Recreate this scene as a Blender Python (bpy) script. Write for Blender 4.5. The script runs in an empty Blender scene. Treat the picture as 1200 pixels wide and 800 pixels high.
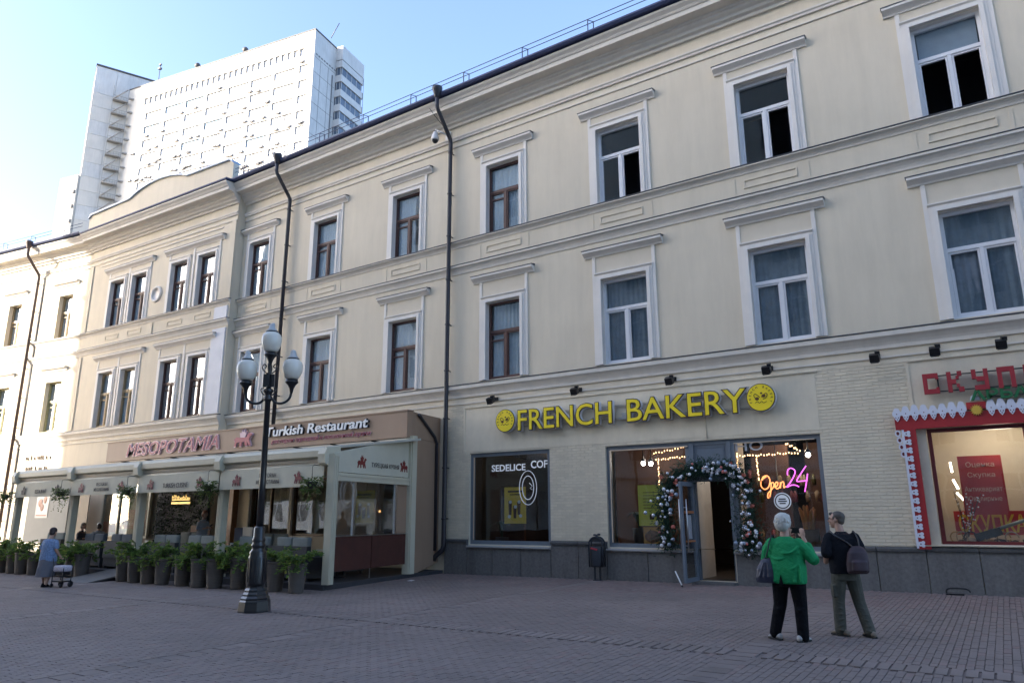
import bpy, bmesh, math, random
from mathutils import Vector, Matrix, Euler, Quaternion
rnd = random.Random(7)
sc = bpy.context.scene
COL = sc.collection
# ------------------------------------------------------------------ camera
cam_d = bpy.data.cameras.new("camera")
cam = bpy.data.objects.new("camera", cam_d)
COL.objects.link(cam)
sc.camera = cam
cam_d.sensor_fit = 'HORIZONTAL'
cam_d.sensor_width = 36.0
cam_d.lens = 840.86 / 1200 * 36
cam_d.clip_start = 0.1
cam_d.clip_end = 3000
YAW, PITCH, ROLL = .588407, .238586, -.0041985
fwd = Vector((-math.sin(YAW) * math.cos(PITCH), math.cos(YAW) * math.cos(PITCH), math.sin(PITCH)))
rt = Vector((math.cos(YAW), math.sin(YAW), 0))
up = rt.cross(fwd)
rt2 = rt * math.cos(ROLL) + up * math.sin(ROLL)
up2 = -rt * math.sin(ROLL) + up * math.cos(ROLL)
cam.matrix_world = Matrix(((rt2.x, up2.x, -fwd.x, 0), (rt2.y, up2.y, -fwd.y, -18.0), (rt2.z, up2.z, -fwd.z, 1.61), (0, 0, 0, 1)))
# ------------------------------------------------------------------ light
SUN_EL, SUN_AZ = math.radians(18), math.radians(-138.7)
world = bpy.data.worlds.new("World")
sc.world = world
world.use_nodes = True
wn = world.node_tree
sky = wn.nodes.new("ShaderNodeTexSky")
sky.sky_type = 'NISHITA'
sky.sun_disc = False
sky.sun_elevation = SUN_EL
sky.sun_rotation = SUN_AZ
sky.air_density = .6
sky.dust_density = 1.7
sky.ozone_density = 1.2
wn.links.new(sky.outputs[0], wn.nodes["Background"].inputs[0])
wn.nodes["Background"].inputs[1].default_value = 0.15
sl = bpy.data.lights.new("sun", 'SUN')
sl.energy = 2.6
sl.angle = math.radians(0.5)
sl.color = (1.0, .93, .82)
sun = bpy.data.objects.new("sun", sl)
COL.objects.link(sun)
S = Vector((math.sin(SUN_AZ) * math.cos(SUN_EL), math.cos(SUN_AZ) * math.cos(SUN_EL), math.sin(SUN_EL)))
sun.rotation_euler = S.to_track_quat('Z', 'Y').to_euler()
sun.location = S * 60
sc.view_settings.view_transform = 'Standard'
sc.view_settings.look = 'None'
sc.view_settings.gamma = 1
sc.view_settings.use_curve_mapping = False
sc.view_settings.exposure = 2.4
sc.render.engine = 'CYCLES'
sc.cycles.use_denoising = True
sc.cycles.max_bounces = 8
sc.cycles.transparent_max_bounces = 12
sc.cycles.caustics_reflective = False
sc.cycles.caustics_refractive = False
# ------------------------------------------------------------------ materials
MATS = {}
def mat(name, c, rough=.7, var=.12, scale=3.0, bump=0.0, bscale=40.0, metal=0.0, spec=.5, emit=None, estr=0.0, island=0.0, detail=6, stain=0.0, coat=0, bdist=.01):
    if name in MATS: return MATS[name]
    m = bpy.data.materials.new(name)
    m.use_nodes = True
    t = m.node_tree; N = t.nodes; L = t.links
    b = N["Principled BSDF"]
    b.inputs["Roughness"].default_value = rough
    b.inputs["Metallic"].default_value = metal
    b.inputs["Specular IOR Level"].default_value = spec
    if coat: b.inputs["Coat Weight"].default_value = coat
    base = (*c, 1)
    tc = N.new("ShaderNodeTexCoord")
    geo = N.new("ShaderNodeNewGeometry")
    out = None
    if var > 0:
        no = N.new("ShaderNodeTexNoise"); no.inputs["Scale"].default_value = scale; no.inputs["Detail"].default_value = detail
        no.inputs["Roughness"].default_value = .62
        L.new(geo.outputs["Position"], no.inputs["Vector"])
        mr = N.new("ShaderNodeMapRange")
        mr.inputs["From Min"].default_value = .25; mr.inputs["From Max"].default_value = .75
        mr.inputs["To Min"].default_value = 1 - var; mr.inputs["To Max"].default_value = 1 + var
        L.new(no.outputs["Fac"], mr.inputs["Value"])
        out = mr.outputs[0]
    if island > 0:
        mr2 = N.new("ShaderNodeMapRange")
        mr2.inputs["To Min"].default_value = 1 - island; mr2.inputs["To Max"].default_value = 1 + island
        L.new(geo.outputs["Random Per Island"], mr2.inputs["Value"])
        if out is None: out = mr2.outputs[0]
        else:
            mu = N.new("ShaderNodeMath"); mu.operation = 'MULTIPLY'
            L.new(out, mu.inputs[0]); L.new(mr2.outputs[0], mu.inputs[1]); out = mu.outputs[0]
    if stain > 0:   # streaky weathering, stretched downwards
        mp = N.new("ShaderNodeMapping"); mp.inputs["Scale"].default_value = (1.3, 1.3, .16)
        L.new(geo.outputs["Position"], mp.inputs["Vector"])
        n2 = N.new("ShaderNodeTexNoise"); n2.inputs["Scale"].default_value = 2.2; n2.inputs["Detail"].default_value = 8; n2.inputs["Roughness"].default_value = .7
        L.new(mp.outputs[0], n2.inputs["Vector"])
        m3 = N.new("ShaderNodeMapRange"); m3.inputs["From Min"].default_value = .42; m3.inputs["From Max"].default_value = .72
        m3.inputs["To Min"].default_value = 1.0; m3.inputs["To Max"].default_value = 1 - stain
        L.new(n2.outputs["Fac"], m3.inputs["Value"])
        if out is None: out = m3.outputs[0]
        else:
            mu = N.new("ShaderNodeMath"); mu.operation = 'MULTIPLY'
            L.new(out, mu.inputs[0]); L.new(m3.outputs[0], mu.inputs[1]); out = mu.outputs[0]
    if out is not None:
        vm = N.new("ShaderNodeVectorMath"); vm.operation = 'SCALE'
        vm.inputs[0].default_value = c
        L.new(out, vm.inputs["Scale"])
        L.new(vm.outputs[0], b.inputs["Base Color"])
    else:
        b.inputs["Base Color"].default_value = base
    if bump > 0:
        nb = N.new("ShaderNodeTexNoise"); nb.inputs["Scale"].default_value = bscale; nb.inputs["Detail"].default_value = 5
        L.new(geo.outputs["Position"], nb.inputs["Vector"])
        bp = N.new("ShaderNodeBump"); bp.inputs["Strength"].default_value = bump; bp.inputs["Distance"].default_value = bdist
        L.new(nb.outputs["Fac"], bp.inputs["Height"]); L.new(bp.outputs[0], b.inputs["Normal"])
    if emit:
        b.inputs["Emission Color"].default_value = (*emit, 1); b.inputs["Emission Strength"].default_value = estr
    MATS[name] = m
    return m
def glass(name, tint=(.8, .85, .86), base=.06, gain=1.0, rough=.015):
    if name in MATS: return MATS[name]
    m = bpy.data.materials.new(name); m.use_nodes = True
    t = m.node_tree; N = t.nodes; L = t.links
    N.remove(N["Principled BSDF"])
    tr = N.new("ShaderNodeBsdfTransparent"); tr.inputs[0].default_value = (*tint, 1)
    gl = N.new("ShaderNodeBsdfGlossy"); gl.inputs["Roughness"].default_value = rough
    gl.inputs["Color"].default_value = (.95, .97, 1, 1)
    fr = N.new("ShaderNodeFresnel"); fr.inputs[0].default_value = 1.52
    ma = N.new("ShaderNodeMath"); ma.operation = 'MULTIPLY_ADD'; ma.use_clamp = True
    ma.inputs[1].default_value = gain; ma.inputs[2].default_value = base
    geo = N.new("ShaderNodeNewGeometry")
    no = N.new("ShaderNodeTexNoise"); no.inputs["Scale"].default_value = 1.4; no.inputs["Detail"].default_value = 1
    L.new(geo.outputs["Position"], no.inputs["Vector"])
    bp = N.new("ShaderNodeBump"); bp.inputs["Strength"].default_value = .14; bp.inputs["Distance"].default_value = .02
    L.new(no.outputs["Fac"], bp.inputs["Height"]); L.new(bp.outputs[0], gl.inputs["Normal"])
    mx = N.new("ShaderNodeMixShader")
    L.new(fr.outputs[0], ma.inputs[0]); L.new(ma.outputs[0], mx.inputs[0])
    L.new(tr.outputs[0], mx.inputs[1]); L.new(gl.outputs[0], mx.inputs[2])
    L.new(mx.outputs[0], N["Material Output"].inputs[0])
    MATS[name] = m
    return m
PLASTER = mat("cream_plaster", (.685, .608, .472), .9, .06, .5, .25, 60, stain=.09)
TRIM = mat("white_plaster_trim", (.76, .72, .66), .8, .05, 2, .1, 50, stain=.08)
CORN = mat("pale_cornice_plaster", (.70, .65, .57), .85, .05, 1.2, .15, 50, stain=.1)
PEACH = mat("peach_frieze_plaster", (.65, .58, .46), .9, .05, 2)
BRICK = mat("painted_cream_brick", (.71, .635, .49), .8, .07, 3, .2, 90, island=.06, stain=.08)
MORTAR = mat("painted_brick_joint", (.66, .59, .46), .9, .08, 5)
STONE = mat("grey_granite_plinth", (.155, .15, .145), .65, .3, 14, .2, 120, stain=.35, detail=10)
STONECAP = mat("dark_granite_cap", (.09, .09, .09), .6, .3, 10, .15, 80, stain=.3)
NAVY = mat("dark_blue_roof_metal", (.026, .040, .105), .62, .15, 3, spec=.5)
PIPE = mat("dark_downpipe_paint", (.028, .026, .032), .4, .2, 4)
PIPEB = mat("brown_downpipe_paint", (.11, .075, .06), .5, .2, 4)
FLASH = mat("dark_metal_flashing", (.07, .075, .09), .45, .1)
WHITEF = mat("white_window_frame", (.72, .73, .75), .45, .04)
BROWNF = mat("brown_window_frame", (.085, .04, .033), .55, .2, 8)
OCHREF = mat("ochre_window_frame", (.36, .27, .15), .6, .12, 8)
GLASS = glass("window_glass", (.92,.95,.96), base=.01, gain=.26)
REFL_DRAPE = mat("blue_reflection_drape", (.17, .21, .25), .95, .2, 4)  # blue-grey reflections of the lower white windows, put into cloth colour
GLASSC = glass("shop_glass", (.92, .94, .94), .005, .6)
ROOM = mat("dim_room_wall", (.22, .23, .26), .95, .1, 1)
CURT = mat("pale_net_curtain", (.44, .51, .57), .95, .1, 4)
REFL_BLIND = mat("grey_reflection_blind", (.33, .38, .44), .9, .1, 3)  # bluish pane reflection put into the colour of a sheet behind the glass
BLACK = mat("black_metal", (.012, .012, .014), .38, .3, 5)
WHITE = mat("white_plastic", (.75, .75, .74), .4, .04)
GREYBLUE = mat("blue_grey_door_frame", (.15, .18, .215), .45, .08, 4)
STEEL = mat("brushed_steel", (.55, .55, .55), .3, .1, 6, metal=1)
def leafy(m, c, k=.45):      # thin leaves let some light through
    t = m.node_tree; tr = t.nodes.new("ShaderNodeBsdfTranslucent"); tr.inputs[0].default_value = (*c, 1); mx = t.nodes.new("ShaderNodeMixShader"); mx.inputs[0].default_value = k
    t.links.new(t.nodes["Principled BSDF"].outputs[0], mx.inputs[1]); t.links.new(tr.outputs[0], mx.inputs[2]); t.links.new(mx.outputs[0], t.nodes["Material Output"].inputs[0])
    return m
# ------------------------------------------------------------------ mesh builder
class MB:
    def __init__(s):
        s.v = []; s.f = []; s.m = []; s.s = []
    def add(s, vs, fs, mi=0, sm=False):
        o = len(s.v)
        s.v.extend([tuple(p) for p in vs])
        for f in fs:
            s.f.append(tuple(i + o for i in f)); s.m.append(mi); s.s.append(sm)
        return s
    def quad(s, a, b, c, d, mi=0): return s.add([a, b, c, d], [(0, 1, 2, 3)], mi)
    def box(s, x0, x1, y0, y1, z0, z1, mi=0):
        v = [(x0, y0, z0), (x1, y0, z0), (x1, y1, z0), (x0, y1, z0), (x0, y0, z1), (x1, y0, z1), (x1, y1, z1), (x0, y1, z1)]
        return s.add(v, [(0, 3, 2, 1), (4, 5, 6, 7), (0, 1, 5, 4), (1, 2, 6, 5), (2, 3, 7, 6), (3, 0, 4, 7)], mi)
    def obox(s, c, sz, rot=(0, 0, 0), mi=0):
        R = Euler(rot).to_matrix(); c = Vector(c); h = [q / 2 for q in sz]
        v = [c + R @ Vector((a * h[0], b * h[1], d * h[2])) for d in (-1, 1) for a, b in ((-1, -1), (1, -1), (1, 1), (-1, 1))]
        return s.add(v, [(0, 3, 2, 1), (4, 5, 6, 7), (0, 1, 5, 4), (1, 2, 6, 5), (2, 3, 7, 6), (3, 0, 4, 7)], mi)
    def prism(s, pts, vec, mi=0, sm=False):
        n = len(pts); vec = Vector(vec)
        a = [Vector(p) for p in pts]; v = a + [p + vec for p in a]
        s.add(v, [tuple(range(n - 1, -1, -1)), tuple(range(n, 2 * n))], mi)
        o = len(s.v) - 2 * n
        for i in range(n):
            j = (i + 1) % n
            s.f.append((o + i, o + j, o + n + j, o + n + i)); s.m.append(mi); s.s.append(sm)
        return s
    def extr(s, prof, x0, x1, mi=0):       # profile (y,z) run along x
        return s.prism([(x0, y, z) for y, z in prof], (x1 - x0, 0, 0), mi)
    def plate(s, poly, y0, y1, mi=0):       # outline (x,z) with thickness in y
        return s.prism([(x, y0, z) for x, z in poly], (0, y1 - y0, 0), mi)
    def tube(s, pts, r, n=8, mi=0, caps=True, sm=True, flat=1.0):
        pts = [Vector(p) for p in pts]; k = len(pts)
        rr = r if isinstance(r, (list, tuple)) else [r] * k
        vs = []; prev = None
        for i, p in enumerate(pts):
            d = (pts[min(i + 1, k - 1)] - pts[max(i - 1, 0)])
            d = d.normalized() if d.length > 1e-9 else Vector((0, 0, 1))
            if prev is None:
                a = Vector((1, 0, 0)) if abs(d.x) < .8 else Vector((0, 1, 0))
                u = d.cross(a).normalized()
            else:
                u = (prev - d * prev.dot(d))
                u = u.normalized() if u.length > 1e-6 else d.orthogonal().normalized()
            w = d.cross(u); prev = u
            for j in range(n):
                a = 2 * math.pi * j / n
                vs.append(p + (u * math.cos(a) + w * math.sin(a) * flat) * rr[i])
        fs = [(i * n + j, i * n + (j + 1) % n, (i + 1) * n + (j + 1) % n, (i + 1) * n + j) for i in range(k - 1) for j in range(n)]
        if caps: fs += [tuple(range(n - 1, -1, -1)), tuple(range((k - 1) * n, k * n))]
        return s.add(vs, fs, mi, sm)
    def lathe(s, prof, n=16, c=(0, 0, 0), mi=0, sm=True, mis=None, sx=1, sy=1):
        vs = []
        for r, z in prof:
            for j in range(n):
                a = 2 * math.pi * (j + .5) / n
                vs.append((c[0] + r * math.cos(a) * sx, c[1] + r * math.sin(a) * sy, c[2] + z))
        o = len(s.v); s.v.extend(vs)
        for i in range(len(prof) - 1):
            for j in range(n):
                s.f.append((o + i * n + j, o + i * n + (j + 1) % n, o + (i + 1) * n + (j + 1) % n, o + (i + 1) * n + j))
                s.m.append(mis[i] if mis else mi); s.s.append(sm)
        s.f.append(tuple(o + j for j in range(n - 1, -1, -1))); s.m.append(mis[0] if mis else mi); s.s.append(False)
        e = o + (len(prof) - 1) * n
        s.f.append(tuple(e + j for j in range(n))); s.m.append(mis[-1] if mis else mi); s.s.append(False)
        return s
    def ell(s, c, r, n=12, k=8, mi=0, rot=None):
        if not isinstance(r, (list, tuple)): r = (r, r, r)
        R = Euler(rot).to_matrix() if rot else Matrix.Identity(3); c = Vector(c)
        vs = [c + R @ Vector((0, 0, -r[2]))]
        for i in range(1, k):
            t = math.pi * i / k - math.pi / 2
            for j in range(n):
                a = 2 * math.pi * j / n
                vs.append(c + R @ Vector((r[0] * math.cos(t) * math.cos(a), r[1] * math.cos(t) * math.sin(a), r[2] * math.sin(t))))
        vs.append(c + R @ Vector((0, 0, r[2])))
        fs = [(0, 1 + (j + 1) % n, 1 + j) for j in range(n)]
        for i in range(k - 2):
            for j in range(n):
                fs.append((1 + i * n + j, 1 + i * n + (j + 1) % n, 1 + (i + 1) * n + (j + 1) % n, 1 + (i + 1) * n + j))
        b = 1 + (k - 2) * n; t = len(vs) - 1
        fs += [(b + j, b + (j + 1) % n, t) for j in range(n)]
        return s.add(vs, fs, mi, True)
    def rings(s, rings, n=16, mi=0, caps=True):     # rings: (cx,cy,z,rx,ry) or with exponent
        vs = []
        for r in rings:
            cx, cy, z, rx, ry = r[:5]; e = r[5] if len(r) > 5 else 1.0
            for j in range(n):
                a = 2 * math.pi * j / n; ca, sa = math.cos(a), math.sin(a)
                vs.append((cx + rx * math.copysign(abs(ca) ** e, ca), cy + ry * math.copysign(abs(sa) ** e, sa), z))
        k = len(rings)
        fs = [(i * n + j, i * n + (j + 1) % n, (i + 1) * n + (j + 1) % n, (i + 1) * n + j) for i in range(k - 1) for j in range(n)]
        if caps: fs += [tuple(range(n - 1, -1, -1)), tuple(range((k - 1) * n, k * n))]
        return s.add(vs, fs, mi, True)
    def leaf(s, p, d, size, wid=.5, mi=0, fold=.15):
        p = Vector(p); d = Vector(d).normalized()
        u = d.cross(Vector((rnd.uniform(-.6, .6), rnd.uniform(-.6, .6), 1)))
        u = u.normalized() if u.length > 1e-3 else Vector((1, 0, 0))
        nrm = u.cross(d)
        m = p + d * size * .5 - nrm * size * fold; t = p + d * size
        l = p + d * size * .45 + u * size * wid * .5; r = p + d * size * .45 - u * size * wid * .5
        return s.add([p, r, t, l, m], [(0, 1, 4), (1, 2, 4), (2, 3, 4), (3, 0, 4)], mi, False)
    def mesh_in(s, me, M=None, mi=None):
        M = M or Matrix.Identity(4); o = len(s.v)
        s.v.extend([tuple(M @ v.co) for v in me.vertices])
        for p in me.polygons:
            s.f.append(tuple(i + o for i in p.vertices)); s.m.append(p.material_index if mi is None else mi); s.s.append(p.use_smooth)
        return s
    def mesh(s, name, mats):
        me = bpy.data.meshes.new(name)
        me.from_pydata(s.v, [], s.f)
        for m in (mats if isinstance(mats, (list, tuple)) else [mats]): me.materials.append(m)
        me.polygons.foreach_set("material_index", s.m)
        me.polygons.foreach_set("use_smooth", s.s)
        me.update()
        return me
    def each(s, name, mats, parent=None):      # every connected piece becomes a part of its own
        par = list(range(len(s.v)))
        def find(i):
            while par[i] != i: par[i] = par[par[i]]; i = par[i]
            return i
        for f in s.f:
            a = find(f[0])
            for i in f[1:]: par[find(i)] = a
        g = {}
        for k, f in enumerate(s.f): g.setdefault(find(f[0]), []).append(k)
        out = []
        for ks in g.values():
            b = MB(); mp = {}
            for k in ks:
                f = []
                for i in s.f[k]:
                    if i not in mp: mp[i] = len(b.v); b.v.append(s.v[i])
                    f.append(mp[i])
                b.f.append(tuple(f)); b.m.append(s.m[k]); b.s.append(s.s[k])
            out.append(b.build(name, mats, parent))
        return out
    def build(s, name, mats, parent=None, loc=(0, 0, 0), rot=(0, 0, 0)):
        return put(name, s.mesh(name, mats), parent, loc, rot)
def put(name, me, parent=None, loc=(0, 0, 0), rot=(0, 0, 0), sca=None):
    o = bpy.data.objects.new(name, me)
    COL.objects.link(o)
    o.location = loc; o.rotation_euler = rot
    if sca: o.scale = sca
    if parent: o.parent = parent
    return o
def thing(name, label, cat, loc=(0, 0, 0), rz=0.0, group=None):
    o = bpy.data.objects.new(name, None)
    COL.objects.link(o)
    o.empty_display_size = .2
    o.location = loc; o.rotation_euler = (0, 0, rz)
    return tag(o, label, cat, group)
def tag(o, label, cat, group=None):
    o["label"] = label; o["category"] = cat
    if group: o["group"] = group
    return o
def struct(o): o["kind"] = "structure"; return o
def stuff(o): o["kind"] = "stuff"; return o
def dup(root, loc, rz, label=None):
    r = root.copy(); COL.objects.link(r); r.location = loc; r.rotation_euler = (0, 0, rz)
    if label: r["label"] = label
    for ch in list(root.children):
        c = ch.copy(); COL.objects.link(c); c.parent = r
        for g in list(ch.children):
            d = g.copy(); COL.objects.link(d); d.parent = c
    return r
def G(x, y): return .0075 * (x + 5.4) + .008 * y
def gp(x, y, dz=0): return (x, y, G(x, y) + dz)
def crom(pts, n=6):
    P = [Vector(p) for p in pts]; out = []
    for i in range(len(P) - 1):
        a = P[max(i - 1, 0)]; b = P[i]; c = P[i + 1]; d = P[min(i + 2, len(P) - 1)]
        for k in range(n):
            t = k / n
            out.append(.5 * (2 * b + (c - a) * t + (2 * a - 5 * b + 4 * c - d) * t * t + (3 * b - a - 3 * c + d) * t ** 3))
    return out + [P[-1]]
# ------------------------------------------------------------------ lettering
_tc = {}
def glyphs(body, size=1.0, offset=0.0, ext=.01, shear=0.0, res=3, align='LEFT', space=1.0):
    key = (body, size, offset, ext, shear, res, align, space)
    if key in _tc: return _tc[key]
    cu = bpy.data.curves.new("lettering", 'FONT')
    cu.body = body; cu.size = size; cu.extrude = ext; cu.offset = offset; cu.shear = shear; cu.resolution_u = res
    cu.align_x = align; cu.space_character = space
    o = bpy.data.objects.new("lettering", cu); COL.objects.link(o)
    dg = bpy.context.evaluated_depsgraph_get()
    me = bpy.data.meshes.new_from_object(o.evaluated_get(dg))
    bpy.data.objects.remove(o); bpy.data.curves.remove(cu)
    _tc[key] = me
    return me
def bounds(me):
    xs = [v.co.x for v in me.vertices] or [0]; ys = [v.co.y for v in me.vertices] or [0]
    return min(xs), max(xs), min(ys), max(ys)
STAND = Matrix(((1, 0, 0, 0), (0, 0, -1, 0), (0, 1, 0, 0), (0, 0, 0, 1)))   # text plane -> upright, facing -y
def text_part(name, body, parent, x0, x1, z0, z1, y, mats, layers, shear=0.0, rot=(0, 0, 0), res=3, as_name=None):
    """one mesh of lettering filling x0..x1, z0..z1; layers = (offset, y_front, thickness, material)"""
    ref = glyphs(body, 1, 0, .01, shear, res); b = bounds(ref)
    sx = (x1 - x0) / max(b[1] - b[0], 1e-6); sz = (z1 - z0) / max(b[3] - b[2], 1e-6)
    mb = MB()
    for off, yf, th, mi in layers:
        me = glyphs(body, 1, off, .5, shear, res)
        M = Matrix.Translation((x0 - b[0] * sx, y + yf + th / 2, z0 - b[2] * sz)) @ Matrix.Diagonal((sx, th, sz, 1)) @ STAND
        mb.mesh_in(me, M, mi)
    return mb.build(name, mats, parent, (0, 0, 0), rot)
def letters(parent, body, x0, x1, z0, z1, y, mats, layers, shear=0.0, slope=0.0, name="letter"):
    ref = glyphs(body, 1, 0, .01, shear); b = bounds(ref)
    sx = (x1 - x0) / (b[1] - b[0]); cap = bounds(glyphs("H", 1, 0, .01, shear)); sz = (z1 - z0) / cap[3]
    for i, ch in enumerate(body):
        if ch == ' ': continue
        w1 = bounds(glyphs(body[:i + 1], 1, 0, .01, shear))[1]
        g = bounds(glyphs(ch, 1, 0, .01, shear))
        px = x0 + (w1 - (g[1] - g[0]) - b[0]) * sx
        mb = MB()
        for off, yf, th, mi in layers:
            me = glyphs(ch, 1, off, .5, shear)
            mb.mesh_in(me, Matrix.Translation((-g[0] * sx, yf + th / 2, 0)) @ Matrix.Diagonal((sx, th, sz, 1)) @ STAND, mi)
        mb.build(name, mats, parent, (px, y, z0 + slope * (px - x0)))
# ------------------------------------------------------------------ ground
GROUND = mat("distant_ground", (.11, .105, .10), .95, .2, .05)
PAVE = mat("paving_joint", (.182, .146, .133), .95, .25, 2.5)
PAVER = mat("grey_clinker_paver", (.200, .160, .145), .8, .2, .5, .3, 70, island=.05)
PAVERR = mat("reddish_clinker_paver", (.210, .152, .138), .8, .2, .8, .3, 70, island=.09)
SLAB = mat("worn_stone_strip", (.195, .157, .143), .75, .25, .8, .2, 60, island=.08)
SILL = mat("stone_window_sill", (.30, .29, .28), .7, .15, 3)
mb = MB(); mb.box(-500, 500, -500, 700, -2.0, -1.0)
struct(mb.build("ground", GROUND))
mb = MB(); mb.box(-70, 45, -24.2, 3, -1.6, -.014)
pav = mb.build("pavement", PAVE, None, (0, 0, .0405), (.008, -.0075, 0)); struct(pav)
NB = ("paving_brick", "paving_brick")
def paver_mesh(w, l, m):
    b = MB(); e = .003
    v = [(-w / 2, -l / 2, -.03), (w / 2, -l / 2, -.03), (w / 2, l / 2, -.03), (-w / 2, l / 2, -.03),
         (-w / 2 + e, -l / 2 + e, 0), (w / 2 - e, -l / 2 + e, 0), (w / 2 - e, l / 2 - e, 0), (-w / 2 + e, l / 2 - e, 0)]
    b.add(v, [(4, 5, 6, 7), (0, 1, 5, 4), (1, 2, 6, 5), (2, 3, 7, 6), (3, 0, 4, 7)])
    return b.mesh("paving_brick", m)
PM = paver_mesh(.0842, .1735, PAVER)
spots = []; slabs = []
X_BANDS = (-21.6, -15.4, -9.1, -2.9, 3.3)
def in_band(x): return any(abs(x - b) < .17 for b in X_BANDS)
ix = 0; x = -33.0
while x < 6.5:
    y = -14.9 + (ix % 2) * .088
    while y < -.15:
        if not in_band(x) and not (-8.66 < y < -8.22):
            spots.append((x + rnd.uniform(-.002, .002), y + rnd.uniform(-.003, .003), rnd.uniform(-.0025, .0025), rnd.uniform(-.02, .02)))
        y += .176
    x += .087; ix += 1
# slab strips: one along the street, the others across it
k = 0; x = -33.0
while x < 6.5:
    if not in_band(x): slabs.append((x, -8.44, .11 if rnd.random() < .7 else .12, .40, rnd.uniform(-.002, .003)))
    x += .14; k += 1
for b in X_BANDS:
    y = -14.8
    while y < -.3:
        slabs.append((b, y, .30, .24, rnd.uniform(-.002, .003))); y += .26
def seen(x, y):     # screen size of a paver: inside the frame and near
    v = Vector((x, y + 18, -1.61)); z = v.dot(fwd)
    if z <= .5: return 0
    px = v.dot(rt2) / z * 840.86; py = -v.dot(up2) / z * 840.86
    return 1 / z if abs(px) < 600 and abs(py) < 400 else 0
order = sorted(range(len(spots)), key=lambda i: -seen(spots[i][0], spots[i][1]))
solo = set(order[:300])
for i in order[:300]:
    x, y, z, r = spots[i]
    put("paving_brick", PM, pav, (x, y, z), (0, 0, r))
vs = []; fs = []; mi = []
base = [v.co.copy() for v in PM.vertices]; bf = [tuple(p.vertices) for p in PM.polygons]
for i, (x, y, z, r) in enumerate(spots):
    if i in solo: continue
    o = len(vs); tx, ty = rnd.uniform(-.006, .006), rnd.uniform(-.006, .006)
    red = y > -2.6 + .5 * math.sin(x * .9) and rnd.random() < .75
    if rnd.random() < .05: red = not red
    c, s_ = math.cos(r), math.sin(r)
    for q in base: vs.append((x + q.x * c - q.y * s_, y + q.x * s_ + q.y * c, z + q.z + q.x * tx + q.y * ty))
    for f in bf: fs.append(tuple(a + o for a in f)); mi.append(1 if red else 0)
me = bpy.data.meshes.new("paving_brick_field"); me.from_pydata(vs, [], fs)
me.materials.append(PAVER); me.materials.append(PAVERR); me.polygons.foreach_set("material_index", mi); me.update()
stuff(put("paving_brick_field", me, pav))
mb = MB()
for x, y, w, l, z in slabs:
    q = MB(); mb.box(x - w / 2, x + w / 2, y - l / 2, y + l / 2, -.03, z + .001)
stuff(mb.build("stone_strip", SLAB, pav))
# manhole-like inspection lid seen at the lower left of the square
# ------------------------------------------------------------------ buildings
def wall(root, x0, x1, z0, z1, holes, depth, mats, name="wall", mfun=None, reveal_mi=1):
    xs = sorted({x0, x1, *[h[0] for h in holes], *[h[1] for h in holes]})
    zs = sorted({z0, z1, *[h[2] for h in holes], *[h[3] for h in holes]})
    xs = [x for x in xs if x0 <= x <= x1]; zs = [z for z in zs if z0 <= z <= z1]
    mb = MB()
    for a, b in zip(xs, xs[1:]):
        for c, d in zip(zs, zs[1:]):
            cx, cz = (a + b) / 2, (c + d) / 2
            if any(h[0] < cx < h[1] and h[2] < cz < h[3] for h in holes): continue
            mb.quad((a, 0, c), (b, 0, c), (b, 0, d), (a, 0, d), mfun(cx, cz) if mfun else 0)
    for h in holes:
        a, b, c, d = h[:4]; e = h[4] if len(h) > 4 else depth
        mb.quad((a, 0, c), (a, 0, d), (a, e, d), (a, e, c), reveal_mi)
        mb.quad((b, 0, d), (b, 0, c), (b, e, c), (b, e, d), reveal_mi)
        mb.quad((a, 0, d), (b, 0, d), (b, e, d), (a, e, d), reveal_mi)
        mb.quad((b, 0, c), (a, 0, c), (a, e, c), (b, e, c), reveal_mi)
    return mb.build(name, mats, root)
_sur = {}
def surround(root, cx, z0, w, h, hood, pair=0.0):
    """moulded window surround with pilaster strips, frieze and hood; pair = centre distance of a double window"""
    key = (w, h, hood, pair)
    if key not in _sur:
        t = MB(); cs = (-pair / 2, pair / 2) if pair else (0,)
        z1 = h
        for c in cs:
            for s in (-1, 1):
                e = c + s * w / 2
                t.box(min(e, e + s * .10), max(e, e + s * .10), -.085, .02, 0, z1 + .02)
                t.box(min(e + s * .10, e + s * .17), max(e + s * .10, e + s * .17), -.055, .02, 0, z1 + .10)
            t.extr([(0, z1 + .02), (-.085, z1 + .02), (-.085, z1 + .10), (-.055, z1 + .103), (0, z1 + .103)], c - w / 2 - .10, c + w / 2 + .10)
            t.extr([(0, z1 + .10), (-.057, z1 + .10), (-.06, z1 + .15), (-.10, z1 + .19), (-.10, z1 + .22), (0, z1 + .22)], c - w / 2 - .19, c + w / 2 + .19)
        lo, hi = cs[0] - w / 2, cs[-1] + w / 2
        hb = hood - .22
        t.box(lo - .27, lo - .172, -.04, .02, 0, hb); t.box(hi + .172, hi + .27, -.04, .02, 0, hb)
        if pair: t.box(-.06, .06, -.04, .02, 0, hb)
        t.box(lo - .172, hi + .172, -.018, .02, z1 + .222, hb, 1)
        t.extr([(0, hb), (-.05, hb), (-.06, hb + .04), (-.10, hb + .075), (-.165, hb + .12), (-.19, hb + .135), (-.19, hb + .20), (0, hb + .20)], lo - .52, hi + .52)
        t.extr([(.0, hb + .202), (-.205, hb + .202), (-.205, hb + .222), (0, hb + .26)], lo - .54, hi + .54, 2)
        _sur[key] = t.mesh("window_surround", [TRIM, PEACH, FLASH])
    return put("window_surround", _sur[key], root, (cx, 0, z0))
_fr = {}; _pn = {}; _cu = {}
def unit_pane(m, nm="pane"):
    if m.name not in _pn:
        b = MB(); b.box(-.5, .5, -.003, .003, -.5, .5)
        _pn[m.name] = b.mesh(nm, m)
    return _pn[m.name]
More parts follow.
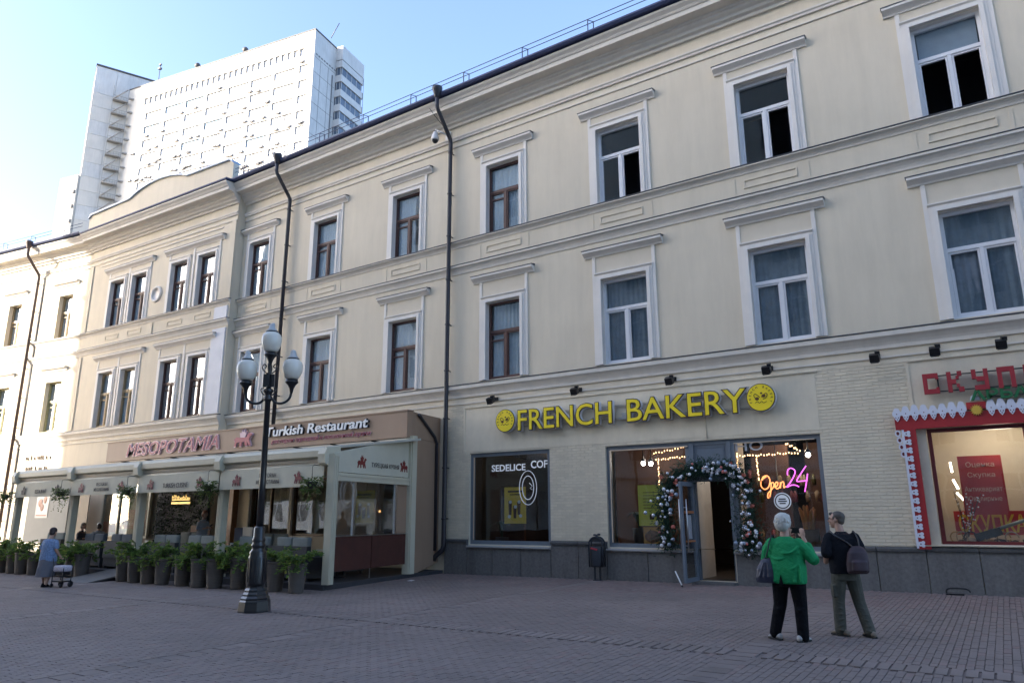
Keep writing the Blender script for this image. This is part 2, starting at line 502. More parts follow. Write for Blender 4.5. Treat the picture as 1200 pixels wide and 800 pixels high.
def curtain_mesh(m, k):
    key = (m.name, k)
    if key not in _cu:
        b = MB(); n = 44; r = random.Random(k); ph = r.uniform(0, 6)
        prof = [(-.5 + i / n, .022 * math.sin(i * 1.15 + ph) + .010 * math.sin(i * 2.9)) for i in range(n + 1)]
        vs = [(x, y, -.5) for x, y in prof] + [(x * (1 - .03 * k), y * .6, .5) for x, y in prof]
        b.add(vs, [(i, i + 1, n + 2 + i, n + 1 + i) for i in range(n)], 0, True)
        _cu[key] = b.mesh("curtain", m)
    return _cu[key]
def window(root, cx, z0, w, h, fm, style="brown", panes="TLR", curtain=None, y=.13, lean=0, lab=None):
    """frame with transom, two casements below; each pane of glass its own mesh"""
    tr = .62 if style != "white" else .645
    key = (w, h, fm.name, style)
    if key not in _fr:
        b = MB(); f = .065 if style != "white" else .075
        b.box(-w / 2, -w / 2 + f, 0, .09, 0, h); b.box(w / 2 - f, w / 2, 0, .09, 0, h)
        b.box(-w / 2 + f, w / 2 - f, 0, .09, 0, f); b.box(-w / 2 + f, w / 2 - f, 0, .09, h - f, h)
        zt = h * tr
        b.box(-w / 2 + f, w / 2 - f, -.012, .09, zt - .045, zt + .045)
        b.box(-.04, .04, -.008, .09, f, zt - .045)
        # casement sashes
        for s in (-1, 1):
            a0, a1 = (.04, w / 2 - f) if s > 0 else (-w / 2 + f, -.04)
            e = .045
            b.box(a0 + .004, a0 + e, .012, .07, f + .004, zt - .049); b.box(a1 - e, a1 - .004, .012, .07, f + .004, zt - .049)
            b.box(a0 + e, a1 - e, .012, .07, f + .004, f + e); b.box(a0 + e, a1 - e, .012, .07, zt - .049 - e, zt - .049)
        if style == "brown":
            b.box(-w / 2 + f + .046, -.086, .01, .075, zt * .80, zt * .80 + .05)
        _fr[key] = b.mesh("window_frame", fm)
    o = put("window", _fr[key], root, (cx, y, z0))
    if lab: o["label"] = lab
    f = .07; zt = h * tr
    P = {"T": (0, (zt + .045 + h - f) / 2, w - 2 * f, h - f - zt - .045),
         "L": (-w / 4 - .01 + .01, (f + zt) / 2 - .02, w / 2 - .19, zt - .2),
         "R": (w / 4, (f + zt) / 2 - .02, w / 2 - .19, zt - .2)}
    for c in panes:
        px, pz, pw, ph = P[c]
        put("pane", unit_pane(GLASS), o, (px, .045, pz), (0, 0, 0), (pw, 1, ph))
    if curtain:
        m, xa, xb, za, zb, k = curtain
        put("curtain", curtain_mesh(m, k), o, ((xa + xb) / 2 * w, .115, (za + zb) / 2 * h), (0, 0, 0), ((xb - xa) * w, 1, (zb - za) * h))
    return o
CORNICE = [(0.02, 14.98), (-.07, 14.98), (-.09, 15.06), (-.17, 15.10), (-.19, 15.18), (-.27, 15.24), (-.29, 15.30), (-.33, 15.31), (-.35, 15.37), (-.62, 15.40),
           (-.63, 15.53), (-.66, 15.55), (-.70, 15.62), (-.78, 15.70), (-.79, 15.76), (.02, 15.80)]
def bands(root, x0, x1):
    m = MB()
    m.extr(CORNICE, x0, x1, 1); m.build("cornice", [TRIM, CORN], root)
    m = MB()
    m.extr([(.02, 14.44), (-.05, 14.44), (-.06, 14.50), (-.09, 14.53), (-.09, 14.58), (.02, 14.59)], x0, x1)
    m.extr([(.02, 14.20), (-.035, 14.20), (-.035, 14.235), (.02, 14.24)], x0, x1)
    m.build("frieze_moulding", CORN, root)
    m = MB()
    m.extr([(.02, 10.40), (-.02, 10.40), (-.03, 10.45), (-.06, 10.50), (-.105, 10.54), (-.14, 10.555), (-.14, 10.59), (.02, 10.60)], x0, x1)
    m.extr([(.02, 10.601), (-.16, 10.601), (-.16, 10.618), (.02, 10.64)], x0, x1, 1)
    m.build("sill_band", [CORN, FLASH], root)
    m = MB()
    m.extr([(.02, 9.46), (-.025, 9.46), (-.035, 9.52), (-.06, 9.58), (-.105, 9.645), (-.15, 9.68), (-.15, 9.74), (.02, 9.75)], x0, x1)
    m.extr([(.02, 9.751), (-.165, 9.751), (-.165, 9.768), (.02, 9.80)], x0, x1, 1)
    m.build("storey_cornice", [CORN, FLASH], root)
    m = MB()
    m.extr([(.02, 5.28), (-.04, 5.28), (-.045, 5.36), (-.07, 5.42), (-.12, 5.50), (-.17, 5.55), (-.17, 5.66), (.02, 5.67)], x0, x1)
    m.extr([(.02, 5.671), (-.19, 5.671), (-.19, 5.69), (.02, 5.725)], x0, x1, 1)
    m.extr([(.02, 5.07), (-.03, 5.07), (-.03, 5.11), (.02, 5.115)], x0, x1)
    m.build("sill_band", [CORN, FLASH], root)
def gutter(root, x0, x1, rail=True, zoff=0.0, step=2.4):
    m = MB()
    m.extr([(-.74, 15.802 + zoff), (-.88, 15.805 + zoff), (-.93, 15.87 + zoff), (-.92, 15.935 + zoff), (-.89, 15.935 + zoff), (-.88, 15.85 + zoff), (-.74, 15.88 + zoff)], x0, x1)
    m.build("gutter", NAVY, root)
    if rail:
        m = MB(); x = x0 + .6
        while x < x1:
            m.box(x - .012, x + .012, -.78, -.755, 15.86 + zoff, 16.44 + zoff); m.box(x + .10, x + .124, -.62, -.595, 15.9 + zoff, 16.43 + zoff)
            m.tube([(x, -.765, 16.43 + zoff), (x + .11, -.61, 16.42 + zoff)], .012, 5)
            x += step
        for z, y in ((16.45, -.765), (16.28, -.765)):
            m.tube([(x0, y, z + zoff), (x1, y, z + zoff)], .013, 5)
        m.build("snow_guard", NAVY, root)
def downpipe(root, x, ztop, zend, y=-.2, m=None, foot=None, r=.075):
    m = m or PIPE
    t = MB()
    t.lathe([(.07, 0), (.10, .06), (.17, .30), (.185, .34), (.185, .42), (.15, .42), (.12, .3)], 12, (x, -.95, ztop - .42))
    pts = [(x, -.95, ztop - .38), (x, -.95, ztop - .72), (x + .01, -.90, ztop - .85), (x + .03, -.32, ztop - 1.55), (x + .03, y - .02, ztop - 1.68), (x + .03, y, ztop - 1.85), (x + .03, y, zend)]
    if foot: pts += foot
    t.tube(pts, r, 10)
    z = ztop - 2.2
    while z > zend + .4:
        t.tube([(x + .03, y, z), (x + .03, y, z + .05)], r + .014, 10); t.box(x + .015, x + .045, y, .01, z + .01, z + .04)
        z -= 1.55
    return t.build("downpipe", m, root)
def recess_panel(mb, cx, z0, z1, w):
    o = [(cx - w / 2, z0), (cx + w / 2, z0), (cx + w / 2, z1), (cx - w / 2, z1)]; e = .035
    n = [(cx - w / 2 + e, z0 + e), (cx + w / 2 - e, z0 + e), (cx + w / 2 - e, z1 - e), (cx - w / 2 + e, z1 - e)]
    v = [(x, y, z) for y, q in ((.02, o), (-.025, o), (-.025, n), (.02, n)) for x, z in q]
    mb.add(v, [(k * 4 + i, k * 4 + (i + 1) % 4, k * 4 + 4 + (i + 1) % 4, k * 4 + 4 + i) for k in range(3) for i in range(4)])
# ---- the long bakery building
main = thing("bakery_building", "long three-storey cream building with white window surrounds and a French bakery on its ground floor", "building", (0, 0, 0))
BAYS = [.35, -3.92, -8.16, -12.33, -16.55, -20.80, -24.88, 4.6, 8.8]
W1 = 1.40; H3 = 2.42; H2 = 2.50; Z3 = 10.63; Z2 = 5.76
XL, XR = -26.1, 11.2
holes = []
wid = {}
for i, c in enumerate(BAYS):
    w = 1.42 if i in (0, 1, 2, 7, 8) else 1.30
    wid[i] = w
    holes.append((c - w / 2, c + w / 2, Z3, Z3 + H3, .26)); holes.append((c - w / 2, c + w / 2, Z2, Z2 + H2, .26))
# ground floor openings: shop window, bakery front, antiques window, terrace back windows
SHOP = [(-13.60, -10.72, .80, 3.50, .22), (-8.93, -3.36, .80, 3.46, .25), (-1.20, 3.2, .98, 3.42, .3),
        (-24.25, -21.95, .95, 3.0, .2), (-21.8, -20.0, .95, 3.0, .2), (-19.85, -15.3, .95, 3.15, .2)]
DOOR = (-6.52, -5.56, .05, .80, .25)
holes += SHOP + [DOOR]
def mf(x, z):
    if z < 5.07 and x > -14.6: return 2
    return 0
# break the sheet where brick and plaster meet
holes_b = holes + []
xs_extra = (-14.6,)
wall(main, XL, -14.6, -.6, 15.9, [h for h in holes if h[1] < -14.6], .26, [PLASTER, TRIM, MORTAR], mfun=mf)
wall(main, -14.6, XR, -.6, 5.10, [h for h in holes if h[0] > -14.6 and h[3] < 5.1], .26, [PLASTER, BRICK, MORTAR], mfun=mf)
wall(main, -14.6, XR, 5.10, 15.9, [h for h in holes if h[0] > -14.6 and h[2] > 5.1], .26, [PLASTER, TRIM, MORTAR])
m = MB()
m.quad((XR, 0, -1), (XR, 12, -1), (XR, 12, 16), (XR, 0, 16)); m.quad((XL, 12, -1), (XL, 0, -1), (XL, 0, 16), (XL, 12, 16))
m.quad((XR, 12, -1), (XL, 12, -1), (XL, 12, 16), (XR, 12, 16))
m.each("end_wall", PLASTER, main)
m = MB(); m.prism([(XL - .2, -.80, 15.84), (XL - .2, 6, 18.2), (XL - .2, 12.3, 15.84)], (XR - XL + .6, 0, 0)); m.build("roof", NAVY, main)
bands(main, XL, XR)
gutter(main, XL + .05, XR)
m = MB()
for z0, z1 in ((9.9, 10.0),): pass
for i, c in enumerate(BAYS):
    recess_panel(m, c, 10.00, 10.24, 1.36)
    m.box(c - .98, c - .90, -.012, .02, 9.81, 10.35); m.box(c + .90, c + .98, -.012, .02, 9.81, 10.35)
m.each("panel_moulding", PLASTER, main)
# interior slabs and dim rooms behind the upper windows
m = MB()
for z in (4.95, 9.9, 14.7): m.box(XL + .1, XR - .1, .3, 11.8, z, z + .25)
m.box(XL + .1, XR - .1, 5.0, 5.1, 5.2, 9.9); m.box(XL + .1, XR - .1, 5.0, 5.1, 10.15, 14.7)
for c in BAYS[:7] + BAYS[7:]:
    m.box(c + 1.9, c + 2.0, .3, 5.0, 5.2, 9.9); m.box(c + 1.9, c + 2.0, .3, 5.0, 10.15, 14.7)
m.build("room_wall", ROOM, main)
for i, c in enumerate(BAYS):
    w = wid[i]
    surround(main, c, Z3, w, H3, 3.13); surround(main, c, Z2, w, H2, 3.45)
    if i in (0, 1, 2, 7, 8):
        pn = {0: "T", 1: "TL", 2: "TL", 7: "TLR", 8: "TLR"}[i]
        cu = {1: (REFL_BLIND, -.45, -.02, .05, .62, 1), 2: (REFL_BLIND, -.40, -.02, .05, .62, 2)}.get(i)
        o = window(main, c, Z3, w, H3, WHITEF, "white", pn, None, lab={0: "white window with both lower casements swung open", 1: "white window with its right casement open", 2: "white window with its right casement open"}.get(i))
        if i in (0, 7): put("reflection_blind", unit_pane(REFL_BLIND, "reflection_blind"), o, (0, .15, H3 * .82), (0, 0, 0), (w - .2, 3, H3 * .33))
        if i in (0,):
            for s in (-1, 1):
                q = MB(); L = w / 2 - .12; hh = H3 * .60
                q.box(0, .04, 0, .04, .08, hh); q.box(0, .04, L - .04, L, .08, hh); q.box(0, .04, .041, L - .041, .08, .13); q.box(0, .04, .041, L - .041, hh - .05, hh)
                q.build("open_casement", WHITEF, o, (s * (w / 2 - .10) - .02, .09, 0), (0, 0, -s * .12))
        o = window(main, c, Z2, w, H2, WHITEF, "white", "TLR" if i else "TR", (REFL_DRAPE, -.46, .46, .02, .97, i))
        if i == 0:
            q = MB(); L = w / 2 - .12; hh = H2 * .60
            q.box(.0, .05, 0, .05, .0, hh); q.box(L - .05, L, 0, .05, .0, hh); q.box(.051, L - .051, 0, .05, 0, .05); q.box(.051, L - .051, 0, .05, hh - .05, hh)
            q.box(.05, L - .05, .022, .028, .05, hh - .05, 1)
            q.build("tilted_casement", [WHITEF, GLASS], o, (-w / 2 + .09, .03, .10), (-.09, 0, 0))
        put("reflection_blind", unit_pane(REFL_BLIND, "reflection_blind"), o, (0, .5, H2 * .5), (0, 0, 0), (w - .1, 3, H2 * .9)) if i == 1 else None
    else:
        k = i
        window(main, c, Z3, w, H3, BROWNF, "brown", "TLR", (CURT, -.48, (.47 if k % 3 != 1 else .16), .03, .97, k % 3))
        window(main, c, Z2, w, H2, BROWNF, "brown", "TLR", (CURT, -.47, .47, .02, .97, k % 3 + 3))
downpipe(main, -14.46, 16.12, .95, foot=[(-14.43, -.2, .75), (-14.46, -.22, .62), (-14.72, -.24, .42), (-14.76, -.24, .3)])
downpipe(main, -22.95, 16.12, 4.5)
# ---- painted brickwork on the ground floor
op = [(a - .001, b + .001, c, d) for a, b, c, d, e in SHOP + [DOOR]]
FLAT = [(-13.78, -3.34, 3.55, 4.92), (-1.36, 3.4, .98, 4.92)]     # smooth rendered sign fields
def blocked(a, b, z):
    for q in op + FLAT:
        if q[2] - .03 < z < q[3] + .03 and a < q[1] and b > q[0]: return q
    return None
BW, BH, BP = .25, .062, .262
def brick_mesh(w):
    t = MB(); h = BH; d = .009; e = .004
    v = [(-w / 2, 0.004, -h / 2), (w / 2, 0.004, -h / 2), (w / 2, 0.004, h / 2), (-w / 2, 0.004, h / 2),
         (-w / 2 + e, -d, -h / 2 + e), (w / 2 - e, -d, -h / 2 + e), (w / 2 - e, -d, h / 2 - e), (-w / 2 + e, -d, h / 2 - e)]
    return t.add(v, [(4, 5, 6, 7), (0, 1, 5, 4), (1, 2, 6, 5), (2, 3, 7, 6), (3, 0, 4, 7)])
BM = brick_mesh(BW).mesh("brick", BRICK)
full = []; part = []
z = .98; row = 0
while z < 5.02:
    x = -14.42 - (row % 2) * BP / 2
    while x < XR - .1:
        a, b = max(x, -14.5), min(x + BW, XR - .02)
        q = blocked(a, b, z)
        if q is None and b - a > BW - .001: full.append(((a + b) / 2, z))
        else:
            for lo, hi in ([(a, b)] if q is None else [(a, min(b, q[0])), (max(a, q[1]), b)]):
                if hi - lo > .03 and not blocked(lo + .002, hi - .002, z): part.append(((lo + hi) / 2, z, hi - lo))
        x += BP
    z += .0765; row += 1
full.sort(key=lambda p: (0 if p[0] < .8 else 1, (p[0] - 0) ** 2 * .05 + (p[1] - 2.4) ** 2 * .3))
for x, z in full[:300]: put("brick", BM, main, (x, rnd.uniform(-.0025, .0015), z))
mb = MB()
for x, z in full[300:]: mb.mesh_in(BM, Matrix.Translation((x, rnd.uniform(-.0025, .0015), z)))
for x, z, w in part:
    mb.mesh_in(BM, Matrix.Translation((x, rnd.uniform(-.002, .001), z)) @ Matrix.Diagonal((w / BW, 1, 1, 1)))
stuff(mb.build("brickwork", BRICK, main))
mb = MB()
for a, b, c, d in FLAT: mb.box(a, b, -.012, .01, c if c > 1 else 3.45, d)
mb.build("sign_field", BRICK, main)
mb = MB()
mb.box(-13.84, -3.28, -.045, .01, 4.92, 4.95); mb.box(-1.42, 3.46, -.045, .01, 4.92, 4.95)
for x in (-13.84, -1.42): mb.box(x, x + .06, -.03, .01, 3.50, 4.919)
mb.build("sign_field_ledge", BRICK, main)
# ---- granite plinth, slab by slab
edges = [-14.5, -13.66]
xs_ = [(-14.5, -13.63), (-13.62, -12.7), (-12.69, -11.7), (-11.69, -10.7), (-10.69, -9.83), (-9.82, -8.96), (-8.95, -7.8), (-7.79, -6.56), (-5.52, -4.45), (-4.44, -3.36),
       (-3.35, -2.45), (-2.44, -1.5), (-1.49, -.55), (-.54, .35), (.36, 1.3), (1.31, 2.2), (2.21, 3.2), (3.21, 4.5), (4.51, 5.8), (5.81, 7.2), (7.21, 8.6), (8.61, 11.1)]
for a, b in xs_:
    under = (-13.63 <= a and b <= -10.69) or (-8.96 <= a and b <= -3.35)
    t = .70 if under else .84
    if a >= -1.5 and b < 3.3: t = .86
    mb = MB(); y = -.07 + rnd.uniform(-.006, .004)
    mb.extr([(0, -.5), (y, -.5), (y, t - .012), (y + .012, t), (0, t)], a + .004, b - .004)
    mb.build("plinth_slab", STONE, main)
    if not under:
        mb = MB(); mb.extr([(0, t + .002), (-.11, t + .002), (-.115, t + .06), (-.10, t + .085), (0, t + .10)], a + .003, b - .003); mb.build("plinth_cap", STONECAP, main)
for a, b in ((-13.62, -10.70), (-8.95, -6.54), (-5.54, -3.34)):
    mb = MB(); mb.extr([(.1, .702), (-.13, .702), (-.14, .73), (-.12, .755), (.1, .775)], a, b); mb.build("stone_sill", SILL, main)
mb = MB(); mb.extr([(.1, .962), (-.14, .962), (-.15, .985), (.1, 1.0)], -1.7, 3.4); mb.build("stone_sill", PLASTER, main)
# ---- the projecting middle section with the curved parapet
A2 = math.radians(2)
ris = thing("gabled_building", "cream projecting house section with paired windows, round medallion and curved parapet", "building", (-26.1, -.4, 0), A2)
RW = 11.5
rh = []
PAIRS = [(-2.8, 1.2, 2.0), (-7.85, 1.17, 1.86)]      # centre, opening width, centre distance
for c, w, d in PAIRS:
    for s in (-1, 1):
        x = c + s * d / 2
        rh.append((x - w / 2, x + w / 2, Z3, Z3 + 2.35, .26)); rh.append((x - w / 2, x + w / 2, Z2, Z2 + 2.6, .26))
wall(ris, -RW, 0, -.8, 15.9, rh, .26, [PLASTER, TRIM])
m = MB(); m.quad((0, 0, -1), (0, 1.2, -1), (0, 1.2, 16), (0, 0, 16)); m.quad((-RW, 1.2, -1), (-RW, 0, -1), (-RW, 0, 16), (-RW, 1.2, 16)); m.quad((0, 12, -1), (-RW, 12, -1), (-RW, 12, 16), (0, 12, 16))
m.each("end_wall", PLASTER, ris)
bands(ris, -RW - .04, .04)
m = MB(); m.extr([(-.6, 15.80), (-.82, 15.80), (-.82, 15.86), (0, 15.95)], -RW - .1, .1); m.build("cornice_flashing", NAVY, ris)
top = [(0, 16.72), (-.25, 16.9), (-3.2, 16.95)]
for i in range(13):
    t = i / 12; top.append((-3.3 - 4.5 * t, 16.95 + .42 * math.sin(math.pi * t) ** .8))
top += [(-8.0, 16.92), (-RW + .2, 16.85), (-RW, 16.7)]
m = MB(); m.plate([(0, 15.9)] + top + [(-RW, 15.9)], -.45, -.15); m.build("parapet", PLASTER, ris)
m = MB()
for (xa, za), (xb, zb) in zip(top, top[1:]):
    m.prism([(xa, -.54, za), (xb, -.54, zb), (xb, -.54, zb + .09), (xa, -.54, za + .09)], (0, .46, 0))
m.build("parapet_coping", mat("pale_blue_metal_coping", (.30, .38, .48), .4, .1), ris)
m = MB(); m.prism([(-RW, -.15, 15.9), (-RW, 6, 18), (-RW, 12, 15.9)], (RW, 0, 0)); m.build("roof", NAVY, ris)
m = MB()
for c, w, d in PAIRS:
    for s in (-1, 1): recess_panel(m, c + s * d / 2, 10.0, 10.24, 1.1)
m.each("panel_moulding", PLASTER, ris)
m = MB()   # long string courses over the top windows
m.extr([(.02, 14.02), (-.03, 14.02), (-.03, 14.06), (.02, 14.065)], -RW + .9, -.9); m.build("string_course", CORN, ris)
m = MB()
m.lathe([(.40, 0), (.40, .05), (.36, .09), (.30, .09), (.27, .04), (.27, .01), (0.02, .01)], 28)
m.build("round_medallion", TRIM, ris, (-5.42, 0.005, 11.72), (math.pi / 2, 0, 0))
m = MB(); m.box(-.95, -.1, -.045, .01, 5.75, 9.38); m.box(-.95, -.1, -.045, .01, 9.82, 10.34); m.each("pilaster", mat("white_pilaster_paint", (.70, .70, .72), .8, .06, 2, .1, 40), ris)
m = MB(); m.box(-RW, -RW + .3, -.05, .01, 5.75, 9.38); m.box(-RW, -RW + .3, -.05, .01, 10.65, 14.18); m.box(-.3, 0, -.05, .01, 10.65, 14.18)
m.box(-5.75, -5.45, -.05, .01, 9.82, 10.34); m.each("corner_pilaster", PLASTER, ris)
m = MB()
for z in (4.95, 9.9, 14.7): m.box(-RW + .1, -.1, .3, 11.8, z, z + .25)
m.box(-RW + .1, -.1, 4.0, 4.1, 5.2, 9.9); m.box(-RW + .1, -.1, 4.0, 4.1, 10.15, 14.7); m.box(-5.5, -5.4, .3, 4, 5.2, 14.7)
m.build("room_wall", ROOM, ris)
for k, (c, w, d) in enumerate(PAIRS):
    surround(ris, c, Z3, w, 2.35, 3.05, d); surround(ris, c, Z2, w, 2.6, 3.45, d)
    for s in (-1, 1):
        x = c + s * d / 2
        fmt = OCHREF if (k == 1) else BROWNF
        window(ris, x, Z3, w, 2.35, BROWNF, "brown", "TLR", (CURT, -.47, .47, .02, .97, k + 1 + s))
        window(ris, x, Z2, w, 2.6, OCHREF if k else BROWNF, "brown", "TLR", (mat("rose_grey_curtain", (.30, .235, .225), .9) if k == 0 else CURT, -.47, .47, .02, .97, k + 2))
# ---- the sunlit neighbour at the left
A9 = math.radians(9)
lef = thing("sunlit_building", "cream three-storey building in full sun at the left end of the row", "building", (-37.75, -.72, 0), A9)
LW = 14.5; lh = []
LB = [-1.75, -6.0, -10.2]
for c in LB:
    lh.append((c - .55, c + .55, Z3 + .05, Z3 + 2.35, .3)); lh.append((c - .62, c + .62, Z2 + .05, Z2 + 2.6, .3))
wall(lef, -LW, 0, -.9, 15.9, lh, .3, [PLASTER, PLASTER])
m = MB(); m.quad((0, 0, -1), (0, 1.2, -1), (0, 1.2, 16), (0, 0, 16)); m.quad((-LW, 12, -1), (-LW, 0, -1), (-LW, 0, 16), (-LW, 12, 16)); m.quad((0, 12, -1), (-LW, 12, -1), (-LW, 12, 16), (0, 12, 16))
m.each("end_wall", PLASTER, lef)
bands(lef, -LW, 0); gutter(lef, -LW, -.1, True)
m = MB(); m.prism([(-LW, -.80, 15.84), (-LW, 6, 18.2), (-LW, 12.3, 15.84)], (LW, 0, 0)); m.build("roof", NAVY, lef)
for c in LB:
    for z in (Z3 + 3.02, Z2 + 3.3):
        m = MB(); m.extr([(0, z - .16), (-.05, z - .16), (-.07, z - .1), (-.19, z - .04), (-.20, z), (0, z)], c - .95, c + .95)
        m.extr([(0, z + .002), (-.22, z + .002), (-.22, z + .02), (0, z + .04)], c - .97, c + .97, 1); m.build("window_hood", [TRIM, FLASH], lef)
    window(lef, c, Z3 + .05, 1.1, 2.3, OCHREF, "brown", "TLR", (CURT, -.47, .47, .02, .95, 1), y=.22)
    window(lef, c, Z2 + .05, 1.24, 2.55, mat("yellow_window_frame", (.42, .38, .20), .6), "brown", "TLR", (CURT, -.47, .47, .02, .95, 2), y=.22)
m = MB()
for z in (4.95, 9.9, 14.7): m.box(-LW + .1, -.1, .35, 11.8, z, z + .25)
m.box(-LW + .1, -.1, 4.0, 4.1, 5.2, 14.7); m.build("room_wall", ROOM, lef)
downpipe(lef, -4.05, 16.05, .3, m=PIPEB)
m = MB(); m.tube([(-3.72, -.03, 13.6), (-3.72, -.03, 1.0)], .018, 5); m.build("wall_cable", PIPE, lef)
# dark metal lettering fixed to the sunlit wall (worn, unreadable at this distance)
m = MB(); r_ = random.Random(3)
for z, x0, n in ((4.55, -3.0, 15), (4.02, -2.9, 13)):
    x = x0
    for i in range(n):
        w = r_.uniform(.06, .11)
        if r_.random() < .82:
            m.box(x, x + .025, -.05, -.01, z - .10, z + .10 * r_.uniform(.2, 1)); m.box(x + .026, x + w, -.05, -.01, z - .10, z - .07)
        x += w + .05
g = m.build("wall_lettering", mat("bronze_lettering", (.10, .06, .03), .5), None, (-37.75, -.72, 0), (0, 0, A9))
tag(g, "two short rows of small worn bronze lettering on the sunlit wall above the terrace", "lettering")
# ---- the building across the street, behind the camera: it shades the street and shows in the panes
opp = thing("opposite_building", "tall buff apartment house across the street whose shadow covers the facades", "building", (0, -24.4, 0), math.pi)
OPX0, OPX1, OPH = -42.0, 58.8, 29.2
m = MB(); m.box(OPX0, OPX1, 0, 14, -2, OPH); m.build("wall", mat("buff_render", (.70, .67, .61), .9, .08, .8), opp)
m = MB()
for fl in range(7):
    z = 1.0 + fl * 3.75
    x = OPX0 + 2
    while x < OPX1 - 2:
        m.box(x, x + 1.5, -.05, .02, z + .3, z + 2.5); x += 3.2
m.each("window", mat("dark_far_window", (.05, .06, .07), .1, 0), opp)
m = MB()
for fl in range(7):
    z = 1.0 + fl * 3.75; x = OPX0 + 2
    while x < OPX1 - 2:
        for a, b, c, d in ((-.12, 0, .15, 2.65), (1.5, 1.62, .15, 2.65), (.0, 1.5, 2.5, 2.65), (0, 1.5, .15, .3), (.70, .80, .3, 2.5), (0, .7, 1.75, 1.83), (.8, 1.5, 1.75, 1.83)): m.box(x + a, x + b, -.09, .01, z + c, z + d)
        x += 3.2
stuff(m.build("window_trim", TRIM, opp))
m = MB()
for fl in range(8):
    m.box(OPX0, OPX1, -.22, .02, .2 + fl * 3.75, .45 + fl * 3.75)
m.each("string_course", TRIM, opp)
# ------------------------------------------------------------------ the white high-rise behind the roofs
TW = mat("white_tower_panel", (.56, .54, .50), .8, .06, .4, stain=.10)
TWS = mat("tower_side_panel", (.54, .54, .53), .85, .12, .25, stain=.15)
TJ = mat("tower_panel_joint", (.16, .165, .17), .9, .1)
TGL = mat("tower_pane_pale", (.52, .56, .62), .12, .15, .3)
TGD = mat("tower_pane_dark", (.09, .12, .16), .12, .2, .5)
TDK = mat("tower_dark_metal", (.07, .07, .075), .6, .1)
tow = thing("high_rise_tower", "white panelled high-rise tower with strip windows rising behind the street's roofs", "tower", (-116.7, 76.24, -1), math.radians(10.2))
TH = 111.3
th = []
rows = [102.9 - 3.87 * i for i in range(10)]
for zt in rows:
    th.append((-4.0, -1.5, zt - 2.0, zt, .45))
    for k in range(7):
        th.append((-(5.2 + 6.95 * k + 6.1), -(5.2 + 6.95 * k), zt - 2.0, zt, .45))
log = []
for k in range(29):
    x = -3.6 - 1.78 * k
    log.append((x - .62, x + .62, 105.4, 107.4, .5))
wall(tow, -60.2, 0, 0, TH, th + log, .45, [TW, TW], name="front_wall")
m = MB()
m.quad((0, 0, 0), (0, 8, 0), (0, 8, TH), (0, 0, TH)); m.quad((0, 8, 0), (-60, 8, 0), (-60, 8, TH), (0, 8, TH)); m.quad((-60.2, 0, TH), (0, 0, TH), (0, 8, TH), (-60.2, 8, TH))
m.quad((-60, .5, 0), (0, .5, 0), (0, .5, TH), (-60, .5, TH))
m.build("side_wall", TWS, tow)
m = MB(); m.box(-60.2, .1, -.12, .3, TH + .001, TH + .3); m.box(-.15, .12, .301, 8, TH + .001, TH + .3); m.build("roof_edge", TDK, tow)
m = MB()
for i in range(9): m.box(.002, .04, .2, 7.6, 104.5 - 3.87 * i, 104.56 - 3.87 * i)
for y in (2.4, 5.2): m.box(.002, .04, y, y + .06, 60, 104.4)
m.box(.002, .12, 6.6, 6.9, 60, 103.5)
for i in range(8): m.box(.002, .05, .6 + .95 * i, 1.2 + .95 * i, 105.2, 105.55)
m.build("panel_joint", TJ, tow)
TFR = mat("tower_window_frame_shade", (.17, .17, .18), .6, .1)  # dark tone puts the shadow of the window recess into the frame colour
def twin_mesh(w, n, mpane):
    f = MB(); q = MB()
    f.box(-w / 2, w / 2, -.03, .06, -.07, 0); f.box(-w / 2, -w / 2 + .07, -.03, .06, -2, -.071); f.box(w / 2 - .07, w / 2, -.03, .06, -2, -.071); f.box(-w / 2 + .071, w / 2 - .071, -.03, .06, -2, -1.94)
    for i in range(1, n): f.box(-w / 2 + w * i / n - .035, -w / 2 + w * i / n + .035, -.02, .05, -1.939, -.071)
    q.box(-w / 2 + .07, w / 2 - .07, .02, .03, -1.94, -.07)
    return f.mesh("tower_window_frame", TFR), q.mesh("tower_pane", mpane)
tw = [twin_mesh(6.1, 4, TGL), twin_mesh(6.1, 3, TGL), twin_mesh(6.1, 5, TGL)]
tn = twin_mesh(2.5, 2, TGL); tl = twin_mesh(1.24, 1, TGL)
r_ = random.Random(11)
tg2 = mat("tower_pane_blue", (.30, .42, .55), .1, .1)
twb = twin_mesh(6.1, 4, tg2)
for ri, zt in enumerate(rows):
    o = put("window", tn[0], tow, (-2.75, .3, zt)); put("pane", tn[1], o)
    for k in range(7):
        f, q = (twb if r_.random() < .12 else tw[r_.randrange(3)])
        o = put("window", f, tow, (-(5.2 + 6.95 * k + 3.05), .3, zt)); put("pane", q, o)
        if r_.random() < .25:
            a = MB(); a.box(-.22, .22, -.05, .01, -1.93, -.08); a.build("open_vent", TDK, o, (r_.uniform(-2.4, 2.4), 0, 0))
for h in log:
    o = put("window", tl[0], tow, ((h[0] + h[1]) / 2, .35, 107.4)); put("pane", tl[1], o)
ac = MB(); ac.box(-.40, .40, -.42, -.08, 0, .55, 0); ac.box(-.42, -.36, -.5, 0, -.12, -.001, 1); ac.box(.36, .42, -.5, 0, -.12, -.001, 1); ac.box(-.3, .12, -.43, -.421, .06, .48, 1)
acm = ac.mesh("air_conditioner", [mat("grey_casing", (.33, .33, .34), .6, .1), TDK])
for ri, zt in enumerate(rows):
    n = (2, 4, 6, 11, 16, 18, 18, 16, 10, 6)[ri]
    for k in range(n):
        put("air_conditioner", acm, tow, (-1.5 - r_.random() * 55, -.02, zt + .35 + r_.uniform(-.1, .5)))
m = MB()     # roof masts
